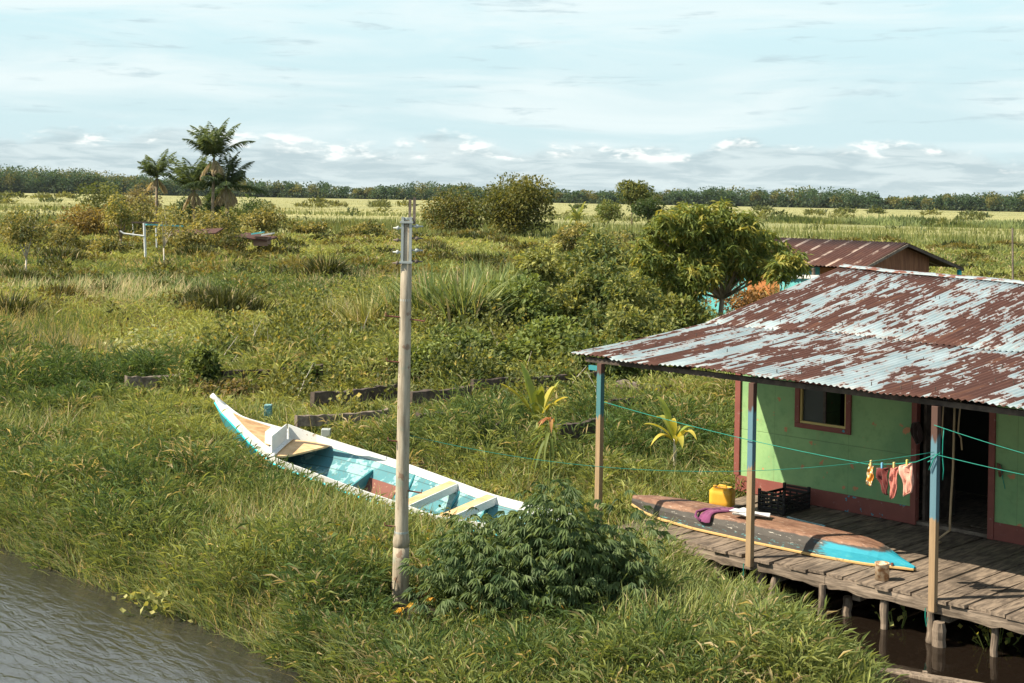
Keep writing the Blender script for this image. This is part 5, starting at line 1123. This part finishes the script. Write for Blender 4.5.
for k, (px, py, wp, hp, lb) in enumerate(((226, 322, 92, 34, 'wide dark grass tussock between the left stump and the tall cane'), (205, 318, 50, 30, 'dark tussock at the left end of the widest tussock'), (8, 334, 70, 40, 'dark tussock at the left edge of the picture'), (60, 312, 62, 26, 'brown green tussock right of the leftmost tussock'),
    (62, 270, 60, 22, 'dark tussock beside the young yellow green tree'), (196, 268, 44, 22, 'dark round tussock right of the white post'), (326, 292, 44, 36, 'spiky dark weed clump standing alone in the middle of the meadow'), (102, 305, 50, 18, 'low dark tussock between the trunk and the widest tussock'), (20, 292, 50, 22, 'dark weeds around the trunk of the young yellow green tree'),
    (285, 262, 30, 14, 'small dark tussock right of the fallen hut'), (438, 265, 46, 20, 'dark tussock right behind the top of the utility pole'), (478, 272, 40, 18, 'low tussock in the meadow below the large olive bush'))):
    clump('tussock', lb, 'tussock', px, py, wp, hp, 900, 140 + k, TG1, rgb(.2, .16, .05) if k == 3 else TG2, bladepx=1.7)
def band(name, label, pts, n, seed, hpx, ca, cb, bw=1.4):
    rg = np.random.default_rng(seed); f = rg.random(n); P = [at(x, y, .1) for x, y in pts]; i = np.minimum((f * (len(P) - 1)).astype(int), len(P) - 2); u = f * (len(P) - 1) - i
    A_ = np.array([p[:] for p in P]); Q = A_[i] * (1 - u[:, None]) + A_[i + 1] * u[:, None]; X = Q[:, 0] + rg.normal(0, .8, n); Y = Q[:, 1] + rg.normal(0, Q[:, 1] * .02, n); k = Y / FPX
    h = hpx * k * rg.uniform(.4, 1.15, n) * (.35 + vnoise(X, Y, 3.5, 3) * 1.3); c = mixc(ca, cb, rg.random(n)) * rg.uniform(.75, 1.25, (n, 1))
    tag(grass_mesh(name, X, Y, np.zeros(n), h, bw * k * rg.uniform(.7, 1.5, n), rg.uniform(.05, .5, n), rg.uniform(0, 6.28, n), c, segs=2, seed=seed), label, 'reeds', kind='stuff')
band('reed_band', 'band of pale green reeds at the foot of the large bushes', [(395, 240), (450, 243), (520, 245), (585, 244)], 4200, 161, 12, CG1, rgb(.3, .32, .14))
band('reed_band', 'dark green reed band across the field behind the second house', [(770, 223), (880, 226), (960, 228), (1040, 230)], 6500, 162, 10, rgb(.07, .11, .04), rgb(.2, .24, .09))
band('reed_band', 'nearer reed belt right of the second house', [(880, 245), (950, 252), (1040, 262)], 5000, 163, 13, rgb(.09, .14, .045), rgb(.26, .28, .10))
band('reed_band', 'dark reed band between the round bush and the utility pole', [(275, 228), (330, 229), (410, 231)], 3000, 164, 9, rgb(.08, .1, .035), rgb(.2, .2, .07))
band('reed_band', 'reeds along the field below the narrow tree and brown bush', [(0, 232), (60, 240), (150, 246), (280, 250)], 3600, 165, 12, rgb(.13, .15, .04), rgb(.36, .32, .10))
# --- long grass at the pond edge and hanging over the river
def long_grass(name, poly, n, seed, h0, wd, dirv, label, ca=CG1, cb=CG2, spread=.7, lean=(.3, .9)):
    rg = np.random.default_rng(seed); P = poly; x0, x1 = min(p[0] for p in P), max(p[0] for p in P); y0, y1 = min(p[1] for p in P), max(p[1] for p in P)
    X = rg.uniform(x0, x1, n * 3); Y = rg.uniform(y0, y1, n * 3); ok = edge_sd(P, X, Y) > 0; X, Y = X[ok][:n], Y[ok][:n]; n = len(X)
    c = mixc(ca, cb, rg.random(n)) * rg.uniform(.75, 1.25, (n, 1)); dr_ = rg.random(n) < .10; c[dr_] = G4
    tag(grass_mesh(name, X, Y, np.maximum(gz(X, Y), -.1), h0 * rg.uniform(.5, 1.2, n) * (.6 + .8 * vnoise(X, Y, .8, 2)), wd * rg.uniform(.7, 1.4, n), rg.uniform(*lean, n), dirv + rg.normal(0, spread, n), c, seed=seed, stiff=.5), label, 'grass', kind='stuff')
long_grass('pond_grass', [(1.3, 17.2), (2.3, 16.8), (2.8, 15.8), (3.12, 14.8), (3.4, 13.6), (3.4, 12), (1.2, 12), (1.0, 15)], 9000, 171, .55, .014, .2, 'long bright grass leaning over the pond in front of the deck', G1 * 1.1, G2, spread=1.3, lean=(.15, .8))
long_grass('shore_grass', [(p[0], p[1]) for p in RIVER[2:11]] + [(p[0] + .55, p[1] + .75) for p in RIVER[2:11]][::-1], 15000, 172, .50, .014, -2.3, 'grass tufts hanging over the edge of the river', G1 * 1.2, CG2)
def shifted(pts): return [(at(x, y, .1).x, at(x, y, .1).y) for x, y in pts]
long_grass('dry_grass', shifted([(590, 640), (640, 625), (690, 650), (700, 690), (570, 690)]), 2600, 174, .26, .010, 0, 'dry brown grass patch at the bottom of the picture below the cassava bush', rgb(.24, .15, .08), rgb(.45, .33, .18), spread=3)
long_grass('dry_grass', shifted([(408, 600), (425, 572), (465, 580), (470, 606), (430, 612)]), 1200, 175, .16, .010, 0, 'bare patch of brown dead grass right of the pole foot', rgb(.14, .09, .05), rgb(.34, .24, .13), spread=3)
clump('long_blades', 'few long pale grass blades arching over the water at the lower right', 'grass', 866, 700, 60, 45, 60, 173, CG1, CG2, lean=(.5, 1.3), bladepx=2.2)
long_grass('deck_end_grass', shifted([(622, 560), (640, 530), (672, 548), (720, 572), (690, 600), (640, 600)]), 2600, 176, .62, .014, .4, 'tall green grass in front of the left end of the deck', G1 * 1.1, G2, spread=1.8)
# --- water plants
def hyacinth(px, py, n, spread, seed, label, ca, cb, L=.09):
    base = at(px, py, .0); rg = np.random.default_rng(seed); P = np.zeros((n, 3)); P[:, 0] = base.x + rg.normal(0, spread, n); P[:, 1] = base.y + rg.normal(0, spread, n); P[:, 2] = rg.uniform(.02, .2, n)
    D = rg.normal(0, 1, (n, 3)); D[:, 2] = np.abs(D[:, 2]) + .3; c = mixc(ca, cb, rg.random(n)); l = L * rg.uniform(.6, 1.3, n)
    root = thing('water_hyacinth', label, 'water plant', base); LV().add(*leaf_arrays(P, D, l, l * .9, c, rg, .1)).build('foliage', root)
    b = MB()
    for p in P[::2]: b.tube([Vector((p[0] * .6 + base.x * .4, p[1] * .6 + base.y * .4, -.03)), Vector(p)], .006, 4)
    b.build('stems', M['cord'] if False else M['stalk'], root)
M['stalk'] = paint('green_stalk', (.16, .2, .05), .6)
hyacinth(172, 610, 150, .26, 181, 'pale round leaved water plants at the edge of the river', rgb(.2, .24, .06), rgb(.5, .48, .2))
hyacinth(996, 645, 34, .16, 182, 'small water hyacinth with yellow flowers round the right pile of the deck', rgb(.1, .2, .05), rgb(.55, .5, .12), .07)
hyacinth(896, 626, 12, .10, 183, 'tiny floating water plant beside a thin pile under the deck', rgb(.1, .2, .05), rgb(.5, .48, .15), .06)
hyacinth(700, 562, 90, .35, 184, 'round leaved plants crowding under the left end of the deck', rgb(.08, .14, .04), rgb(.2, .25, .08), .09)

# --- cassava bush
cb_ = at(538, 628, .12); cas = thing('cassava_bush', 'large dark green cassava bush with finger shaped leaves in front of the boat stern', 'bush', cb_)
rg = np.random.default_rng(190); lv = LV(); st = MB(); yl = LV()
tops = []
for k in range(95):
    a_ = rg.uniform(0, 6.28); q = cb_ + Vector((rg.normal(0, .42) + (.05), rg.normal(0, .36), 0)); px = rg.uniform(-1, 1)
    top = Vector((cb_.x + px * 1.12 - .05, cb_.y + rg.uniform(-.7, .6), .12 + (1.34 - .5 * px * px + .22 * px) * rg.uniform(.3, 1.0) * (1 + .16 * math.sin(px * 7 + 1))))
    q = Vector((cb_.x + px * .6, cb_.y + rg.uniform(-.3, .3), .1)); mid = q.lerp(top, .5) + Vector((0, 0, .05)); st.tube([q, mid, top], [.014, .011, .006], 5); tops += [top] * 2 + [mid.lerp(top, .6)] * 2 + [mid.lerp(top, .2)]
NL = 2700; P0 = []; D0 = []
for k in range(NL):
    s0 = tops[rg.integers(len(tops))]; d = Vector((rg.normal(), rg.normal(), rg.uniform(-.2, .7))).normalized(); P0.append(s0 + d * rg.uniform(.10, .32)); D0.append(d)
P0 = np.array([p[:] for p in P0]); D0 = np.array([d[:] for d in D0])
tone = rg.random(NL); yel = (rg.random(NL) < .05) & (P0[:, 2] < .6)
for j, ang in enumerate((-1.35, -.85, -.4, 0, .4, .85, 1.35)):
    h_ = np.arctan2(D0[:, 1], D0[:, 0]) + ang; dr0 = np.stack([np.cos(h_), np.sin(h_), -.35 - .35 * abs(ang) + .25 * D0[:, 2]], 1)
    l = (.135 - .028 * abs(ang)) * rg.uniform(.8, 1.15, NL); c = mixc(rgb(.045, .088, .036), rgb(.17, .235, .09), tone) * rg.uniform(.85, 1.15, (NL, 1)); c[yel] = rgb(.70, .42, .06)
    lv.add(*leaf_arrays(P0, dr0, l, l * .25, c, rg, .2, .2))
lv.build('foliage', cas); st.build('stems', M['stalk'], cas)
# --- tall sapling with drooping leaves, banana shoots
def shoot(base, h, n, L, W, seed, ca, cb, name, label, cat, trunkm, tr=.03, up=.9, arch=.6, stemh=None):
    rg = np.random.default_rng(seed); root = thing(name, label, cat, base); sh = stemh if stemh else h * .45
    MB().tube([base - UPV * .1, base + Vector((.01, 0, sh * .5)), base + Vector((.0, 0, sh))], [tr * 1.3, tr, tr * .7], 8).build('stem', M[trunkm], root, smooth=True)
    V = []; Q = []; C = []; o = 0
    for k in range(n):
        a_ = rg.uniform(0, 6.28); top = base + Vector((0, 0, sh * rg.uniform(.75, 1))); l = L * rg.uniform(.7, 1.15); w_ = W * rg.uniform(.8, 1.2); c = ca + (cb - ca) * rg.random(); m_ = 8; ar = arch * rg.uniform(.5, 1.4); u0 = up * rg.uniform(.7, 1.2)
        for i in range(m_ + 1):
            v = i / m_; p = top + Vector((math.cos(a_) * l * v * (1 - u0 * .5), math.sin(a_) * l * v * (1 - u0 * .5), l * (u0 * v - ar * v * v))); s_ = Vector((-math.sin(a_), math.cos(a_), 0)); ww = w_ * math.sin(math.pi * min(1, .12 + .88 * v)) ** .7 * (.25 if v < .15 else 1) * .5
            V += [(p - s_ * ww + UPV * ww * .5)[:], p[:], (p + s_ * ww + UPV * ww * .5)[:]]; C += [c] * 3
            if i: Q += [(o + 3 * i - 3, o + 3 * i - 2, o + 3 * i + 1, o + 3 * i), (o + 3 * i - 2, o + 3 * i - 1, o + 3 * i + 2, o + 3 * i + 1)]
        o += 3 * (m_ + 1)
    np_mesh('leaves', V, None, Q, M['leaf'], root, np.array(C), smooth=True); return root
YG, YY = rgb(.22, .30, .06), rgb(.62, .50, .10)
shoot(at(537, 455, .15), 1.5, 11, 1.15, .19, 201, YG, YY, 'banana_shoot', 'young banana shoot with yellow green upright leaves behind the boat', 'banana plant', 'stalk', .045, up=1.25, arch=.50, stemh=.60)
shoot(at(674, 484, .15), 1.5, 11, .95, .14, 202, YG, YY, 'banana_shoot', 'young banana shoot with a pale stem and yellow leaves between the left roof posts', 'banana plant', 'pale_bark', .03, up=1.05, arch=.75, stemh=.75)
shoot(at(549, 508, .15), 1.5, 22, .42, .05, 203, rgb(.07, .12, .03), rgb(.2, .24, .06), 'tall_weed', 'tall weed with drooping narrow leaves and a reddish top between boat and banana shoot', 'plant', 'stalk', .018, up=.35, arch=1.1, stemh=1.25)
red_ = shoot(at(549, 508, .15) + Vector((0, 0, 1.2)), .3, 7, .28, .05, 204, rgb(.30, .10, .05), rgb(.5, .3, .12), 'red_leaf_top', 'reddish dry leaf rosette on top of the tall weed', 'leaf', 'stalk', .01, up=.5, arch=1.0, stemh=.12)
weed_ = bpy.data.objects['tall_weed']
for c_ in list(red_.children):
    c_.parent = weed_; c_.location = red_.location - weed_.location; c_.name = 'top_' + c_.name.split('.')[0]
bpy.data.objects.remove(red_)
shoot(at(425, 590, .15), .5, 16, .34, .03, 205, rgb(.3, .25, .1), rgb(.55, .45, .22), 'dry_rosette', 'dry spiky rosette plant in the bare patch right of the pole foot', 'plant', 'stalk', .02, up=1.0, arch=.5, stemh=.08)
shoot(at(577, 232, .1), 4.2, 26, 3.6, .42, 206, rgb(.10, .15, .045), rgb(.3, .33, .12), 'banana_clump', 'spiky banana clump in the field right of the largest bushy tree', 'banana plant', 'stalk', .2, up=1.05, arch=.75, stemh=1.4)

# --- coconut palms
def palm(name, label, top, gx, gy, seed, nf, fl, ca, cb, dead=3, tmat='bark', tr=.13, lo=.35):
    base = Vector((gx, gy, .1)); root = thing(name, label, 'palm', base); rg = np.random.default_rng(seed); top = Vector(top)
    mid = base.lerp(top, .5) + Vector(((top.x - base.x) * -.15, 0, 0)); b = MB(); b.tube([base - UPV * .2, mid, top], [tr * 1.3, tr, tr * .8], 10); b.build('trunk', M[tmat], root, smooth=True)
    lv = LV(); rb = MB()
    for k in range(nf + dead):
        is_dead = k >= nf; a_ = k * 2.4 + rg.normal(0, .2); up0 = [1.45, .55, 1.1, .8, .35, 1.3, .65, .95, .2, 1.2, .5, 1.0, .75, 1.4, .4, .9][(k * 7) % 16]; up0 = lo + (1.5 - lo) * (up0 - .2) / 1.25 if not is_dead else rg.uniform(-.9, -.5); l = fl * rg.uniform(.8, 1.1) * (.55 if is_dead else 1); pts = []; p = top.copy(); ang = up0; m_ = 16
        for i in range(m_ + 1):
            pts.append(p.copy()); p = p + Vector((math.cos(a_) * math.cos(ang), math.sin(a_) * math.cos(ang), math.sin(ang))) * l / m_; ang -= (1.15 if not is_dead else .7) / m_ * (.15 + 1.7 * (i / m_) ** 1.3)
        rb.tube(pts, [.03 * (1 - i / m_) + .008 for i in range(m_ + 1)], 4)
        P = []; D = []; LL = []
        for i in range(2, m_ + 1):
            for sub in (0, .33, .66):
                if i == m_ and sub: break
                q = pts[i].lerp(pts[min(i + 1, m_)], sub); tan = (pts[i] - pts[i - 1]).normalized(); sd = Vector((-math.sin(a_), math.cos(a_), 0)); v = (i + sub) / m_
                for s in (-1, 1):
                    P.append(q[:]); D.append((tan * .75 + sd * s * .75 - UPV * rg.uniform(.2, .8))[:]); LL.append(fl * .27 * math.sin(math.pi * min(1, .18 + .78 * v)) * rg.uniform(.85, 1.1))
        n = len(P); c = mixc(ca, cb, np.clip(rg.normal(.4, .2, n) + (.2 if up0 > .9 else 0), 0, 1)) if not is_dead else mixc(rgb(.32, .27, .18), rgb(.50, .43, .30), rg.random(n))
        lv.add(*leaf_arrays(np.array(P), np.array(D), np.array(LL), np.full(n, fl * .034), c, rg, .1, .25))
    lv.build('fronds', root); rb.build('rachises', M['stalk'], root); return root
PG1, PG2 = rgb(.045, .08, .035), rgb(.15, .20, .08)
dP = at(214, 247, .1).y
def ptop(px, py, d): return atd(px, py, d)
palm('coconut_palm', 'tallest coconut palm with dead fronds hanging under its crown', ptop(214, 158, dP), ptop(212, 240, dP).x, dP, 211, 17, 3.5, PG1, PG2, 3, lo=.70)
palm('coconut_palm', 'separate smaller coconut palm at the left of the group', ptop(157, 178, dP + 6), ptop(156, 240, dP + 6).x, dP + 6, 212, 15, 2.8, PG1, PG2, 2, lo=.6)
palm('coconut_palm', 'low broad palm crown in the middle of the palm group', ptop(194, 190, dP + 3), ptop(194, 240, dP + 3).x, dP + 3, 213, 17, 3.4, PG1, PG2, 2, tr=.16, lo=.6)
palm('coconut_palm', 'right low palm with long fronds arching down toward the round bush', ptop(226, 186, dP + 1), ptop(228, 240, dP + 1).x, dP + 1, 214, 18, 3.5, PG1, rgb(.09, .13, .06), 4, tr=.16, lo=.1)

# --- far woods
def wood_line(name, label, az0, az1, dist, hgt, n_tree, seed, depth=60, tall=None):
    rg = np.random.default_rng(seed); lv = LV()
    for k in range(n_tree):
        px = rg.uniform(az0, az1); f = (px - az0) / (az1 - az0); d = dist(f) + rg.uniform(0, depth); x, _ = dr(px, 200); X = x / FPX * d; vn = float(vnoise(np.array([X * 1.0]), np.array([7.0]), 55, 3)[0]); h = hgt(f) * (.55 + .85 * vn) * rg.uniform(.7, 1.15); w_ = rg.uniform(.55, 1.15) * h
        K = 9; C = np.stack([X + rg.normal(0, .26, K) * w_, d + rg.normal(0, .26, K) * w_, h * rg.uniform(.35, .88, K)], 1); r = rg.uniform(.2, .34, K) * h * .8
        ca, cb = (rgb(.030, .070, .042), rgb(.085, .14, .06)) if rg.random() < .75 else (rgb(.09, .11, .04), rgb(.22, .21, .07))
        lv.add(*crown(C, r, 260, 1.35, .8, ca, cb, rg, .1, flat=.9))
        n = 90; P = np.stack([X + rg.normal(0, .35, n) * w_, d + rg.normal(0, 2, n) - 3, rg.uniform(0, .35, n) * h], 1); lv.add(*leaf_arrays(P, rg.normal(0, 1, (n, 3)), np.full(n, 2.2), np.full(n, 2.0), mixc(rgb(.03, .06, .035), rgb(.08, .11, .05), rg.random(n)), rg))
    return tag(lv.build(name), label, 'wood', kind='stuff')
wood_line('far_wood', 'tall dark wood on the horizon at the far left', -60, 150, lambda f: 1040 + 60 * f, lambda f: 19.5 - 8 * f, 210, 221)
wood_line('far_wood', 'far tree line on the horizon behind the palms and the pole', 110, 480, lambda f: 1080, lambda f: 12, 190, 222)
wood_line('far_wood', 'dark tree line along the horizon at the right', 440, 1090, lambda f: 1060 - 120 * f, lambda f: 11.0 + 1.5 * f, 330, 223)

# --- the humid air over the marsh
hz = bpy.data.materials.new('humid_air'); hz.use_nodes = True; ht = hz.node_tree; ht.nodes.remove(ht.nodes['Principled BSDF'])
pv = ht.nodes.new('ShaderNodeVolumePrincipled'); pv.inputs['Color'].default_value = (.72, .86, .92, 1); pv.inputs['Density'].default_value = .00003; ht.links.new(pv.outputs[0], ht.nodes['Material Output'].inputs['Volume'])
tag(MB().box((0, 4200, 12), (7500, 0, 0), (0, 5500, 0), (0, 0, 16)).build('haze', hz), kind='stuff', label='thin pale blue humid air that softens the far woods', cat='haze')
